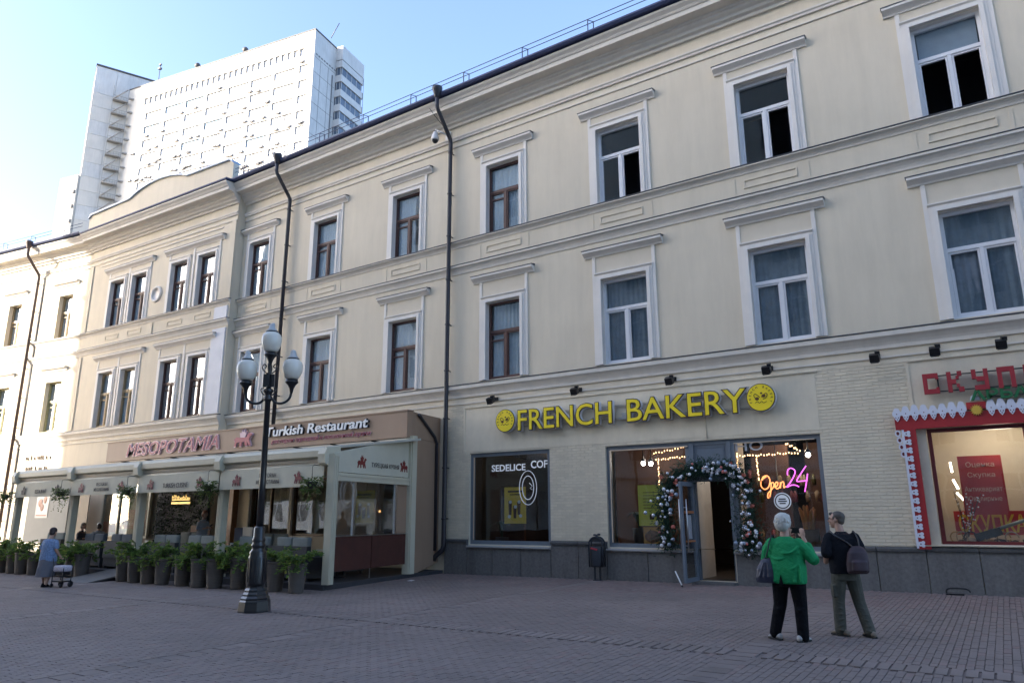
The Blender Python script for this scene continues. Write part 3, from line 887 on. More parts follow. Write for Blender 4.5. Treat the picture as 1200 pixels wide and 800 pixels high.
m.tube([(-50.6, .6, TH), (-50.6, .6, TH + 5.2)], .10, 6); m.box(-51.0, -50.2, .3, .9, TH + 4.0, TH + 4.5); m.box(-50.9, -50.3, .4, .8, TH + 5.2, TH + 5.6)
m.tube([(1.2, 4, TH), (3.4, 4, TH + 3.4)], .10, 5)
for x in (-37, -21.5): m.ell((x, .5, TH + 1.2), .75, 8, 6); m.tube([(x, .5, TH), (x, .5, TH + 1.2)], .12, 5)
m.each("roof_mast", TDK, tow)
# folded wing at the left, panel by panel
wx, wy = .537, .843
m = MB(); nx, ny = -wy, wx      # away from the visible face
def wp(t, dpt, z): return (-60.2 + wx * t + nx * dpt, wy * t + ny * dpt, z)
def wbox(b, t0, t1, d0, d1, z0, z1, mi=0):
    p = [wp(t0, d0, z0), wp(t1, d0, z0), wp(t1, d1, z0), wp(t0, d1, z0)]
    b.prism(p, (0, 0, z1 - z0), mi)
wbox(m, -8, 6.5, 0, 9, 0, 115.8); m.build("wing_wall", TW, tow)
for i in range(12):
    z = 112.0 - 3.87 * i
    for t0, t1 in ((-7.9, -4.0), (-3.9, .2)) if i > 1 else ((-7.9, -3.2), (-3.1, 1.6), (1.7, 6.4)):
        b = MB(); wbox(b, t0, t1, -.10, -.001, z - 3.80, z if i else z + 3.6); b.build("wing_panel", TW if (i % 3) else TWS, tow)
b = MB(); wbox(b, -8.1, 6.6, -.25, 9.1, 115.801, 116.2); b.build("wing_roof_edge", TDK, tow)
b = MB(); b.box(-71.2, -64.8, -7.2, 3, 0, 85); b.build("lower_wing", TW, tow)
for i in range(7):
    b = MB(); b.box(-65.6, -64.9, -7.6, -7.201, 80 - 3.87 * i, 80.9 - 3.87 * i); b.build("stair_landing", TJ, tow)
LAT = mat("stair_steel", (.30, .29, .27), .7, .2)
for i in range(11):
    z = 107.0 - 3.87 * i
    b = MB(); wbox(b, -3.6, 0, -1.5, -.12, z, z + .22); wbox(b, -3.6, -3.5, -1.5, -1.4, z + .221, z + 3.8); wbox(b, -.2, -.1, -1.5, -1.4, z + .221, z + 3.8)
    wbox(b, -3.49, -.21, -1.48, -1.42, z + 1.1, z + 1.2)
    p0 = Vector(wp(-3.3, -1.1, z + .3)); p1 = Vector(wp(-.4, -1.1, z + 3.7)); b.tube([p0, p1], .16, 4)
    for t in (-3.0, -2.4, -1.8, -1.2, -.6): wbox(b, t, t + .06, -1.48, -1.43, z + .222, z + 1.1)
    wbox(b, .0, 1.5, -1.9, -1.2, z + 1.0, z + 1.35)
    b.build("stair_flight", LAT, tow)
# glazed corner block at the right
m = MB(); bx, by = -1.1, 7.9
m.box(bx, bx + 2.9, by, by + 8.6, 0, 60)
for i in range(12):
    z = 111.8 - 3.87 * i
    m.box(bx, bx + 2.9, by, by + 8.6, z - 1.75 - (1.9 if i == 0 else 0), z)
m.build("balcony_block", TWS, tow)
for i in range(12):
    z = 111.8 - 3.87 * i - 1.75 - (1.9 if i == 0 else 0); hh = 2.12 - (1.9 if i == 0 else 0)
    zb = 111.8 - 3.87 * (i + 1)
    b = MB(); b.box(bx + .25, bx + 2.65, by + .25, by + 8.3, zb, z)
    o = b.build("strip_window", TGD, tow)
    b = MB()
    for k in range(5): b.box(bx + 2.64, bx + 2.70, by + .3 + 1.9 * k, by + .42 + 1.9 * k, zb, z)
    for k in range(3): b.box(bx + .3 + 1.0 * k, bx + .4 + 1.0 * k, by + .20, by + .26, zb, z)
    b.build("mullion", TWS, o)
b = MB()
for i in range(12): b.tube([(bx + 3.0, by + 8.5, 108 - 3.87 * i), (bx + 3.0, by + 8.5, 104.2 - 3.87 * i)], .06, 4)
b.build("balcony_rail", TDK, tow)
# ------------------------------------------------------------------ restaurant terrace
TC = mat("pale_sage_aluminium", (.58, .54, .41), .5, .06, 2, stain=.06)
TCV = mat("pale_canvas_valance", (.59, .56, .44), .85, .06, 3, .15, 200)
TAN = mat("tan_sign_board", (.34, .23, .155), .6, .06, 1.5, stain=.08)
MAROON = mat("maroon_screen_fabric", (.07, .021, .014), .8, .15, 4, .2, 200)
DECK = mat("dark_deck", (.04, .04, .045), .7, .2, 3)
REDP = mat("dark_red_print", (.16, .02, .03), .6, .05)
DKP = mat("dark_print", (.06, .045, .045), .7, .05)
TRANS = mat("translucent_canopy_canvas", (.62, .60, .52), .9, .05)
_t = TRANS.node_tree; _tr = _t.nodes.new("ShaderNodeBsdfTranslucent"); _tr.inputs[0].default_value = (.75, .72, .62, 1); _mx = _t.nodes.new("ShaderNodeMixShader"); _mx.inputs[0].default_value = .32
_t.links.new(_t.nodes["Principled BSDF"].outputs[0], _mx.inputs[1]); _t.links.new(_tr.outputs[0], _mx.inputs[2]); _t.links.new(_mx.outputs[0], _t.nodes["Material Output"].inputs[0])
ter = thing("terrace_pavilion", "pale sage canopied cafe terrace with printed valances standing against the cream facade", "terrace")
TX0, TX1, TY = -31.1, -13.9, -5.45
PX = [-14.05, -18.35, -22.55, -26.75, -30.95]
m = MB(); m.prism([(TX0, TY, -.6), (-13.86, TY, -.6), (-14.5, -1.2, -.6), (-14.52, -.1, -.6), (TX0, -.1, -.6)], (0, 0, .62)); m.build("platform", DECK, ter)
for i, x in enumerate(PX):
    m = MB(); m.box(x - .11, x + .11, TY + .10, TY + .30, .021, 3.12)
    for dx in (-.07, .0, .07): m.box(x + dx - .012, x + dx + .012, TY + .085, TY + .099, .03, 2.9)
    m.box(x - .16, x + .16, TY + .02, TY + .36, .0205, .10)
    if i: m.build("post", TC, ter)
    m = MB(); m.prism([(x - .13, TY + .02, 2.86), (x - .13, TY - .10, 2.92), (x - .13, TY - .13, 3.15), (x - .13, TY - .06, 3.3), (x - .13, TY + .4, 3.36), (x - .13, TY + .4, 2.86)], (.26, 0, 0)); m.build("post_head", TC, ter)
m = MB(); m.box(-14.55, -14.32, -1.85, -1.65, .021, 3.95); m.build("post", TC, ter)
def creature(s=1.0):     # winged beast walking, about 1 x 1
    return [[(0, .42), (.06, .30), (.02, .02), (.12, .02), (.16, .22), (.30, .28), (.34, .02), (.44, .02), (.44, .26), (.58, .26), (.66, .02), (.76, .02), (.72, .30), (.86, .02), (.95, .04), (.84, .40), (.92, .58), (1.0, .62), (.98, .70), (.86, .76), (.78, .70), (.72, .54), (.60, .50), (.30, .52), (.14, .56)],
            [(.36, .52), (.30, .80), (.40, .74), (.42, .95), (.50, .80), (.56, .98), (.60, .76), (.70, .84), (.62, .50)]]
def beast(mb, x, z, w, h, y0, y1, mi=0, flip=False, wing_mi=None):
    for k, poly in enumerate(creature()):
        pts = [((1 - a if flip else a) * w + x, b * h + z) for a, b in poly]
        if flip: pts.reverse()
        mb.plate(pts, y0 - .001 * k, y1, mi if not k or wing_mi is None else wing_mi)
LET = [[("RESTAURANT", 1)], [("РЕСТОРАН", 1), ("МЕСОПОТАМИЯ", 0)], [("TURKISH CUISINE", 0)], [("РЕСТОРАН", 1), ("МЕСОПОТАМИЯ", 0)]]
for i in range(4):
    a, b = PX[i + 1], PX[i]; n = 3 - i
    lo, hi = a + .131, b - .131
    m = MB(); m.prism([(lo, TY + .06, 3.06), (lo, TY - .02, 3.10), (lo, TY - .03, 3.25), (lo, TY + .04, 3.33), (lo, TY + .3, 3.36), (lo, TY + .3, 3.06)], (hi - lo, 0, 0)); m.build("awning_cassette", TC, ter)
    m = MB(); m.box(lo, hi, TY + .10, TY + .14, 2.86, 3.055); m.box(lo, hi, TY + .06, TY + .099, 2.98, 3.0); m.box(lo, hi, TY + .05, TY + .099, 2.91, 2.93); m.build("roller_shutter", mat("beige_shutter_slat", (.50, .45, .36), .6), ter)
    m = MB(); m.tube([(lo, TY + .08, 2.88), (hi, TY + .08, 2.88)], .05, 8); m.build("front_rail", TC, ter)
    m = MB(); N = 26; vs = []
    for j in range(N + 1):
        t = j / N; x = lo - .10 + (hi - lo + .2) * t; w = .012 * math.sin(j * 1.7)
        vs += [(x, TY + .02 + w * .3, 2.88), (x, TY + .0 + w, 2.36)]
    m.add(vs, [(2 * j, 2 * j + 1, 2 * j + 3, 2 * j + 2) for j in range(N)], 0, True)
    vs2 = [(x, y + .012, z) for x, y, z in vs]
    m.add(vs2, [(2 * j + 2, 2 * j + 3, 2 * j + 1, 2 * j) for j in range(N)], 0, True)
    v = m.build("valance", TCV, ter)
    c = (lo + hi) / 2
    q = MB(); beast(q, c - 1.5, 2.44, .36, .34, TY - .030, TY - .022, 0); beast(q, c + 1.05, 2.44, .36, .34, TY - .030, TY - .022, 0, True); q.each("winged_emblem", REDP if n else DKP, v)
    lines = LET[n]
    for body, row in lines:
        z = 2.47 + (.17 if row else 0) if len(lines) > 1 else 2.48
        wd = .085 * len(body)
        text_part("valance_lettering", body, v, c - wd / 2, c + wd / 2, z, z + (.11 if len(lines) > 1 else .14), TY, DKP, [(0.0, -.030, .006, 0)])
# sloping roof
m = MB(); m.prism([(TX0, TY + .05, 3.34), (TX0, -1.75, 3.86), (TX0, -1.75, 3.80), (TX0, TY + .05, 3.28)], (-14.1 - TX0, 0, 0)); m.build("canopy_roof", TRANS, ter)
m = MB(); m.box(TX0, -14.95, -1.74, -.05, 3.70, 3.80); m.build("rear_roof", TRANS, ter)
# right-hand end: gable, beam, glazing, maroon panels
PA, PB = Vector((-13.86, -5.36, 0)), Vector((-14.46, -1.80, 0))
ed = (PB - PA).normalized(); en = Vector((ed.y, -ed.x, 0)); EL = (PB - PA).length
def ep(t, z, o=0.0): p = PA + ed * t + en * o; return (p.x, p.y, z)
def eslab(mb, t0, t1, z0, z1, o0, o1, mi=0, za=None):
    a = [ep(t0, z0, o0), ep(t1, z0, o0), ep(t1, z1 if za is None else za, o0), ep(t0, z1, o0)]
    mb.prism(a, en * (o1 - o0), mi)
m = MB(); eslab(m, 0, EL, 2.72, 3.18, -.02, .02, 0, 3.90); g_ = m.build("gable_panel", TCV, ter)
m = MB(); eslab(m, .0, EL + .1, 2.50, 2.70, -.08, .08); eslab(m, .1, EL - .1, 2.62, 2.66, .081, .10); m.build("side_beam", TC, ter)
m = MB(); eslab(m, -.06, .14, .022, 3.15, -.1, .1)
for k in (-.07, 0, .07): eslab(m, .04 + k - .012, .04 + k + .012, .03, 3.1, .101, .115)
m.build("corner_post", TC, ter)
m = MB(); eslab(m, EL - .12, EL + .12, .022, 3.88, -.1, .1); m.build("corner_post", TC, ter)
for t0, t1 in ((.2, EL / 2 - .02), (EL / 2 + .02, EL - .15)):
    m = MB(); eslab(m, t0, t1, .30, 1.13, -.015, .015); m.build("maroon_panel", MAROON, ter)
m = MB(); eslab(m, EL / 2 - .015, EL / 2 + .015, .05, 1.12, -.03, -.016); m.build("panel_stake", STEEL, ter)
for t0, t1 in ((.16, .92), (1.0, EL - .75)):
    m = MB(); eslab(m, t0, t1, 1.15, 2.49, -.006, .0); m.build("side_pane", GLASSC, ter)
m = MB()
for t in (.96, EL - .72): eslab(m, t - .035, t + .035, 1.14, 2.495, -.03, .03)
eslab(m, .15, EL - .1, 1.1301, 1.149, -.04, .04)
m.build("side_mullion", STEEL, ter)
m = MB(); eslab(m, EL - .66, EL - .13, 1.14, 2.49, -.02, .0); m.build("tan_side_board", TAN, ter)
# emblem and lettering on the gable
q = MB()
for t, fl in ((1.0, False), (3.05, True)):
    for k, poly in enumerate(creature()):
        p = [ep(t + (1 - a if fl else a) * .40, 2.86 + b * .36, .022 + .001 * k) for a, b in poly]
        if fl: p.reverse()
        q.prism([p[-1 - i] for i in range(len(p))] if False else p, en * .006)
q.each("winged_emblem", mat("red_emblem_print", (.20, .025, .02), .6, 0), g_)
ang = math.atan2(ed.y, ed.x)
tm = glyphs("ТУРЕЦКАЯ КУХНЯ", 1, 0, .5, 0); b = bounds(tm)
q = MB(); sx = 1.35 / (b[1] - b[0])
q.mesh_in(tm, Matrix.Translation(ep(1.62, 2.92, .03)) @ Matrix.Rotation(ang, 4, 'Z') @ Matrix.Diagonal((sx, .006, .17, 1)) @ STAND)
q.build("gable_lettering", DKP, g_)
# tan sign box and side board
sgn = thing("restaurant_sign", "long tan sign box with pink Mesopotamia and white Turkish Restaurant lettering above the terrace", "sign", (0, 0, 0))
SX0, SX1, SY, SZ0, SZ1 = -31.4, -14.44, -2.0, 3.90, 4.68
m = MB(); m.box(SX0, SX1, SY, SY + .22, SZ0, SZ1); m.box(SX0 - .03, SX1 + .03, SY - .03, SY + .25, SZ1 + .001, SZ1 + .04); m.build("sign_board", TAN, sgn)
m = MB(); m.prism([(SX1 - .0, SY + .221, SZ0), (SX1, SY + .221, SZ1), (-14.80, -.01, SZ1 + .02), (-14.80, -.01, SZ0)], (-.06, 0, 0)); m.build("sign_return", TAN, sgn)
m = MB()
for x in [SX0 + 1 + 1.8 * i for i in range(9)]: m.tube([(x, SY + .1, SZ0), (x, -.8, 3.82)], .03, 5)
m.each("sign_bracket", BLACK, sgn)
PINKW = mat("pale_pink_letter_edge", (.62, .42, .46), .5, 0); PINK = mat("dusky_red_letter", (.34, .04, .07), .5, 0)
SGW = mat("white_letter_face", (.80, .80, .80), .4, 0); SGK = mat("black_letter_return", (.02, .02, .022), .5, 0)
letters(sgn, "MESOPOTAMIA", -29.75, -23.55, 4.06, 4.55, SY, [PINKW, PINK], [(.035, -.05, .05, 0), (-.012, -.065, .02, 1)], shear=.25)
q = MB(); beast(q, -22.65, 4.02, 1.05, .66, SY - .06, SY - .001, 1); beast(q, -22.62, 4.05, 1.0, .60, SY - .075, SY - .061, 0, False, 1)
q.build("winged_lion_emblem", [PINK, PINKW], sgn)
letters(sgn, "Turkish Restaurant", -20.85, -16.0, 4.30, 4.60, SY, [SGW, SGK], [(.03, -.07, .07, 1), (.018, -.09, .02, 0)], shear=.12)
text_part("script_lettering", "ресторан турецкой и восточной кухни", sgn, -20.6, -15.9, 4.02, 4.20, SY, [PINKW, PINK], [(.03, -.03, .03, 0), (-.008, -.04, .012, 1)], shear=.3)
m = MB(); m.prism([(-14.47, -1.62, -.05), (-14.47, -1.62, 3.89), (-14.80, -.02, 3.89), (-14.80, -.02, .25)], (-.05, 0, 0)); m.build("side_board", TAN, ter)
m = MB(); m.tube([(-14.42, -1.5, 4.62), (-14.5, -1.3, 4.55), (-14.66, -.45, 4.05), (-14.70, -.30, 3.85), (-14.70, -.28, .6)], .05, 8); m.build("drain_pipe", PIPE, sgn)
# ---- things standing at the back of the terrace
m = MB()
def shopfront(a, b, z0, z1, n, fm, y=.1):
    f = MB(); f.box(a, b, y, y + .08, z0, z0 + .08); f.box(a, b, y, y + .08, z1 - .08, z1)
    for i in range(n + 1):
        x = a + (b - a) * i / n; x = min(max(x, a + .04), b - .04); f.box(x - .04, x + .04, y - .01, y + .08, z0 + .081, z1 - .081)
    o = f.build("window", fm, main)
    for i in range(n):
        xa, xb = a + (b - a) * i / n, a + (b - a) * (i + 1) / n
        put("pane", unit_pane(GLASSC), o, ((xa + xb) / 2, y + .04, (z0 + z1) / 2), (0, 0, 0), (xb - xa - .08, 1, z1 - z0 - .16))
    return o
BRW = mat("brown_shop_frame", (.14, .075, .035), .5, .1)
shopfront(-24.25, -21.95, .95, 3.0, 2, BRW); shopfront(-21.8, -20.0, .95, 3.0, 1, BRW); shopfront(-19.85, -15.3, .95, 3.15, 4, BRW)
m = MB(); m.box(-25.2, -15.1, 2.6, 2.7, -.1, 4.9); m.box(-25.2, -15.1, .3, 2.6, 3.2, 3.3); m.box(-25.3, -25.2, .3, 2.7, -.1, 4.9); m.box(-15.1, -15.0, .3, 2.7, -.1, 4.9); m.box(-25.2, -15.5, .3, 2.6, 0, .05)
m.build("dining_room_wall", mat("warm_dining_wall", (.10, .06, .035), .8, .2, 1), main)
m = MB()
for x, wd in ((-24.0, .9), (-22.8, .6), (-21.5, 1.0)):
    m.mesh_in(curtain_mesh(mat("beige_reflection_drape", (.27, .20, .12), .9), 3), Matrix.Translation((x + wd / 2, .55, 1.95)) @ Matrix.Diagonal((wd, 1, 1.95, 1)))
m.build("beige_reflection_drape", MATS["beige_reflection_drape"], main)  # warm beige reflection in the dining glass, put into hanging cloth
def panel(name, label, cat, a, b, z0, z1, y, mt, th=.04):
    f = MB(); f.box(a, b, y - th, y, z0, z1); o = f.build(name, mt); return tag(o, label, cat)
LEAFD = mat("dark_hedge_leaf", (.022, .045, .02), .7, .2, 9, island=.5)
gw = thing("green_wall", "dark green leafy wall panel with a small gold sign behind the terrace sofas", "green wall", (-27.6, -.72, 0))
f = MB(); f.box(-1.75, 1.75, 0, .1, .1, 3.0); f.build("backing", DECK, gw)
f = MB(); r_ = rnd
for i in range(3200):
    f.leaf((rnd.uniform(-1.72, 1.72), -.005 - rnd.random() * .07, rnd.uniform(.3, 2.98)), (rnd.uniform(-1, 1), -rnd.uniform(.2, .9), rnd.uniform(-1, .3)), rnd.uniform(.06, .12), .6)
stuff(f.build("foliage", LEAFD, gw))
f = MB(); f.box(-.55, .75, -.12, -.10, 2.14, 2.22); r2 = random.Random(5)
x = -.5
while x < .68:
    w = r2.uniform(.05, .10); hh = r2.uniform(.10, .24); f.box(x, x + w * .35, -.13, -.11, 2.28, 2.28 + hh); f.box(x + w * .36, x + w, -.13, -.11, 2.28, 2.33); f.box(x + w * .36, x + w, -.13, -.11, 2.28 + hh * .6, 2.31 + hh * .6); x += w + .025
f.build("gold_sign", mat("gold_letter", (.55, .38, .08), .35, .05, metal=.3, emit=(1, .7, .2), estr=.06), gw)
o = thing("poster_board", "cream wall board with a bright food poster at the far left of the terrace", "board", (-33.75, -3.0, 0), 0)
f = MB(); f.box(-1.8, 1.8, 0, .05, 0.6, 2.81); f.build("board", mat("cream_board", (.50, .48, .41), .7, .04), o)
f = MB(); f.box(-.95, .15, -.02, -.001, 1.62, 2.62); f.build("poster", mat("white_poster", (.70, .66, .62), .4, 0), o)
f = MB(); f.ell((-.6, -.022, 2.25), (.2, .012, .18)); f.ell((-.2, -.022, 2.38), (.16, .012, .16)); f.ell((-.4, -.022, 2.05), (.16, .012, .15)); f.box(-.85, .05, -.026, -.021, 1.7, 1.75); f.build("poster_print", mat("salmon_print", (.55, .25, .16), .5, .3, 8), o)
panel("beige_wall_panel", "plain beige panel on the back wall left of the red reflecting window", "panel", -36.2, -33.9, .6, 3.0, -1.2, mat("beige_panel", (.36, .31, .24), .8, .05))
o = thing("red_window", "window whose red reflection is built in as coloured panels behind the terrace", "window", (-31.6, -.72, 0))
f = MB(); f.box(-2.05, 1.75, .06, .1, .85, 3.0); f.build("backing", mat("dim_beige_interior", (.30, .24, .17), .8, .3, 2), o)
f = MB()
for x in (-2.0, -.62, 1.72): f.box(x - .05, x + .05, -.06, .05, .8, 3.02)
f.box(-2.05, 1.77, -.05, .05, .78, .86); f.build("frame", TC, o)
f = MB(); f.box(-.55, 1.65, .02, .055, 1.15, 1.95); f.box(-1.9, -.7, .02, .055, 1.0, 1.45); f.build("red_reflection_panel", mat("reflection_red", (.32, .09, .07), .6, .15, 3), o)  # red reflection in the glass, put in as coloured panels behind it
f = MB(); f.box(-.57, 1.67, -.012, -.004, .87, 3.0); f.box(-1.95, -.67, -.012, -.004, .87, 3.0); f.build("pane", GLASSC, o)
f = MB(); x = -.4
for i in range(9): f.box(x, x + .13, .012, .019, 1.3, 1.42); x += .2
f.build("panel_print", mat("pink_print", (.55, .30, .28), .6, 0), o)
panel("wood_pillar", "orange-brown wooden pillar between the dark screen and the dining window", "pillar", -24.85, -24.45, .1, 3.0, -.35, mat("orange_wood", (.24, .10, .035), .5, .25, 6), .25)
# sofas, chairs and tables
CUSH = mat("grey_linen_cushion", (.20, .225, .22), .95, .12, 6, .2, 150); CUSH2 = mat("slate_cushion", (.085, .10, .115), .95, .12, 6)
RATT = mat("dark_rattan", (.05, .05, .052), .8, .25, 30)
def soft_box(mb, x0, x1, y0, y1, z0, z1, r=.05, mi=0):
    pts = []
    def prof(a0, a1, b0, b1, rr): 
        out = []
        for cx, cy, s in ((a1 - rr, b1 - rr, 0), (a0 + rr, b1 - rr, 1), (a0 + rr, b0 + rr, 2), (a1 - rr, b0 + rr, 3)):
            for k in range(4):
                a = (s + k / 3) * math.pi / 2; out.append((cx + rr * math.cos(a), cy + rr * math.sin(a)))
        return out
    lev = [(z0, .6 * r), (z0 + .3 * r, .15 * r), (z0 + r, 0), (z1 - r, 0), (z1 - .3 * r, .15 * r), (z1, .6 * r)]
    vs = []; n = 16
    for z, i in lev: vs += [(x, y, z) for x, y in prof(x0 + i, x1 - i, y0 + i, y1 - i, max(r - i * .3, .01))]
    fs = [(k * n + j, k * n + (j + 1) % n, (k + 1) * n + (j + 1) % n, (k + 1) * n + j) for k in range(5) for j in range(n)] + [tuple(range(n - 1, -1, -1)), tuple(range(5 * n, 6 * n))]
    mb.add(vs, fs, mi, True)
def sofa(x, y, rz, label, w=1.5, dark=False, ncush=2):
    t = thing("sofa", label, "sofa", (x, y, .02), rz, "cushioned terrace sofas")
    f = MB(); f.box(-w / 2, w / 2, -.38, .38, .08, .34); f.box(-w / 2, w / 2, .28, .42, .341, .86); f.box(-w / 2, -w / 2 + .12, -.38, .279, .341, .58); f.box(w / 2 - .12, w / 2, -.38, .279, .341, .58)
    for sx in (-1, 1):
        for sy in (-.33, .33): f.box(sx * (w / 2 - .06) - .03, sx * (w / 2 - .06) + .03, sy - .03, sy + .03, 0, .079)
    f.build("frame", RATT, t)
    cw = (w - .26) / ncush
    for i in range(ncush):
        a = -w / 2 + .13 + cw * i
        f = MB(); soft_box(f, a + .005, a + cw - .005, -.37, .2, .345, .48); f.build("seat_cushion", CUSH2 if dark else CUSH, t)
        f = MB(); soft_box(f, a + .01, a + cw - .01, .12, .28, .482, 1.08); f.build("back_cushion", CUSH2 if dark else CUSH, t)
    return t
WT = mat("white_table_top", (.62, .63, .63), .4, .06, 4)
def table(x, y, label, r=0):
    t = thing("cafe_table", label, "table", (x, y, .02), r, "small terrace tables")
    f = MB(); f.box(-.42, .42, -.42, .42, .70, .735); f.build("tabletop", WT, t)
    f = MB(); f.lathe([(.25, 0), (.25, .02), (.035, .04), (.035, .70)], 12); f.build("pedestal", BLACK, t)
    f = MB(); f.lathe([(.035, .736), (.05, .80), (.05, .82), (.0, .82)], 10, (.15, .1, 0)); f.box(-.2, -.08, -.1, .0, .736, .83); f.build("napkin_holder", WHITE, t)
    return t
for x, y, rz, lab, dk in [
    (-15.6, -4.75, math.pi, "pale grey sofa next to the terrace corner post, its back to the street", False),
    (-17.2, -4.75, math.pi, "grey sofa behind the big black lamp base, its back to the street", False),
    (-16.4, -2.7, 0, "slate-toned sofa deep inside the terrace near the maroon end panels", True),
    (-19.6, -4.75, math.pi, "grey sofa between the lamp post and the second canopy post", False),
    (-21.4, -4.75, math.pi, "grey sofa in front of the seated red-haired woman", False),
    (-19.6, -2.6, 0, "grey sofa at the back in front of the dining window", False),
    (-23.9, -4.75, math.pi, "dark slate sofa left of the third canopy post", True),
    (-25.6, -4.75, math.pi, "dark slate sofa in front of the red window", True),
    (-28.6, -4.6, math.pi, "pale sofa beside the wheelchair ramp's upper end", False),
    (-24.4, -2.4, 0, "grey sofa standing under the gold sign", False)]:
    sofa(x, y, rz, lab, dark=dk)
for x, y, lab in [(-15.3, -3.7, "white table nearest the maroon end panels"), (-17.6, -3.6, "white table behind the lamp post"), (-20.4, -3.6, "white table right of the seated red-haired woman"),
                  (-24.6, -3.6, "white table before the green leafy wall"), (-28.3, -3.5, "white table before the capped man"), (-30.3, -3.6, "white table at the far left end of the terrace")]:
    table(x, y, lab)
o = thing("wooden_chair", "brown wooden-backed chair standing in front of the green leafy wall", "chair", (-25.3, -1.5, .02), .15)
WOOD = mat("brown_chair_wood", (.16, .075, .04), .5, .2, 8)
f = MB(); f.box(-.24, .24, -.24, .24, .43, .47); f.build("seat", WOOD, o)
f = MB(); f.box(-.5, .5, .22, .25, .86, 1.30); f.build("backrest", WOOD, o)
for sx in (-.2, .2):
    for sy in (-.2, .22):
        f = MB(); f.box(sx - .02, sx + .02, sy - .02, sy + .02, 0, .43 if sy < 0 else .86); f.build("leg", BLACK, o)
o = thing("parked_crate", "blue crate with a white paper notice beside the third canopy post", "box", (-21.2, -2.2, .02))
f = MB(); f.box(-.35, .05, -.3, .3, .55, 1.25); f.build("box", mat("dull_blue_box", (.07, .09, .16), .6), o); f = MB(); f.box(.051, .55, -.28, -.26, .7, 1.28); f.build("notice", WHITE, o)
f = MB(); f.box(-.35, .6, -.3, .3, 0, .549); f.build("stand", RATT, o)
# hanging baskets
IVY = mat("ivy_leaf", (.10, .14, .04), .6, .25, 8, island=.45)  # one plain green, varied at random from leaf to leaf
IVYS = [0] * 3
for k in range(3):
    f = MB(); r_ = random.Random(k)
    for i in range(230):
        a = rnd.uniform(0, 6.28); e = rnd.gauss(0, .5); r = .22 * rnd.random() ** .5
        p = (r * math.cos(a) * 1.2, r * math.sin(a), rnd.uniform(-.22, .16))
        f.leaf(p, (math.cos(a), math.sin(a), rnd.uniform(-1, .6)), rnd.uniform(.06, .12), .7)
    for i in range(5):
        a = rnd.uniform(0, 6.28); L = rnd.uniform(.25, .5)
        for j in range(10): f.leaf((.2 * math.cos(a), .2 * math.sin(a), -.15 - L * j / 10), (rnd.uniform(-1, 1), rnd.uniform(-1, 1), -.4), .07, .7)
    IVYS[k] = f.mesh("ivy_foliage", IVY)
pot = MB(); pot.lathe([(.08, -.12), (.15, .02), (.16, .04), (.14, .04)], 12); potm = pot.mesh("basket_pot", mat("dark_pot", (.05, .045, .04), .7))
for i, x in enumerate(PX):
    where = ["at the terrace's right corner post", "at the canopy post just left of the lamp", "at the middle canopy post", "at the canopy post above the ramp", "at the far left canopy post"][i]
    t = thing("hanging_basket", "round hanging basket of trailing ivy " + where, "hanging plant", (x - .18, TY - .22, 2.42 + .03 * (i % 2)), 0, "hanging ivy baskets")
    put("foliage", IVYS[i % 3], t, (0, 0, 0), (0, 0, i * 1.1)); put("pot", potm, t)
    f = MB(); f.tube([(0, 0, .05), (0, 0, .42), (.0, .05, .46), (0, .3, .46)], .008, 5); f.build("hook", BLACK, t)
# planters along the terrace
POTM = mat("grey_brown_ribbed_pot", (.115, .098, .085), .75, .15, 5, .25, 60, stain=.15)
PLEAF = mat("planter_leaf", (.115, .19, .05), .5, .25, 7, island=.55)
PLEAFY = mat("planter_leaf_yellowed", (.20, .24, .06), .5, .25, 7, island=.45)
leafy(PLEAF, (.16, .26, .05)); leafy(PLEAFY, (.28, .32, .06)); leafy(IVY, (.14, .2, .05), .3)
SOIL = mat("dark_soil", (.03, .022, .016), .95, .2, 20)
f = MB(); pr = [(.165, 0), (.175, .01)]
z = .03
while z < .72: 
    r = .175 + .055 * z / .74; pr += [(r, z), (r + .006, z + .012), (r + .006, z + .026), (r, z + .034)]; z += .04
pr += [(.235, .73), (.25, .74), (.25, .78), (.225, .78), (.22, .70), (.01, .70)]
f.lathe(pr, 20); potm2 = f.mesh("ribbed_pot", POTM)
f = MB(); f.lathe([(.21, .70), (.2, .715), (.05, .73)], 14); soilm = f.mesh("soil", SOIL)
PLM = []
for k in range(5):
    f = MB()
    for s in range(30):
        a = rnd.uniform(0, 6.28); out = rnd.uniform(.15, .46); hh = rnd.uniform(.08, .36)
        droop = rnd.random() < .45
        pts = crom([(.05 * math.cos(a), .05 * math.sin(a), .70), (out * .5 * math.cos(a), out * .5 * math.sin(a), .72 + hh * .8), (out * math.cos(a), out * math.sin(a), .72 + hh * (.4 if droop else 1)), (out * 1.25 * math.cos(a), out * 1.25 * math.sin(a), .72 + hh * (-.5 if droop else 1.05))], 5)
        f.tube(pts[::3], .006, 4, 1)
        for j, p in enumerate(pts[4:]):
            for q in range(2):
                f.leaf(p, (math.cos(a) + rnd.uniform(-1.2, 1.2), math.sin(a) + rnd.uniform(-1.2, 1.2), rnd.uniform(-.7, .5)), rnd.uniform(.055, .125), .62, 0 if rnd.random() < .85 else 2)
    PLM.append(f.mesh("planter_foliage", [PLEAF, mat("green_stem", (.05, .06, .02), .6), PLEAFY]))
ORD = ["first", "second", "third", "fourth", "fifth", "sixth", "seventh", "eighth", "ninth", "tenth", "eleventh"]
pl = []
for i, x in enumerate([-14.05, -14.85, -15.55, -16.25, -17.0, -17.6, -18.45, -19.3, -20.0, -20.75, -21.5]): pl.append((x, ORD[i] + " from the terrace's right corner post"))
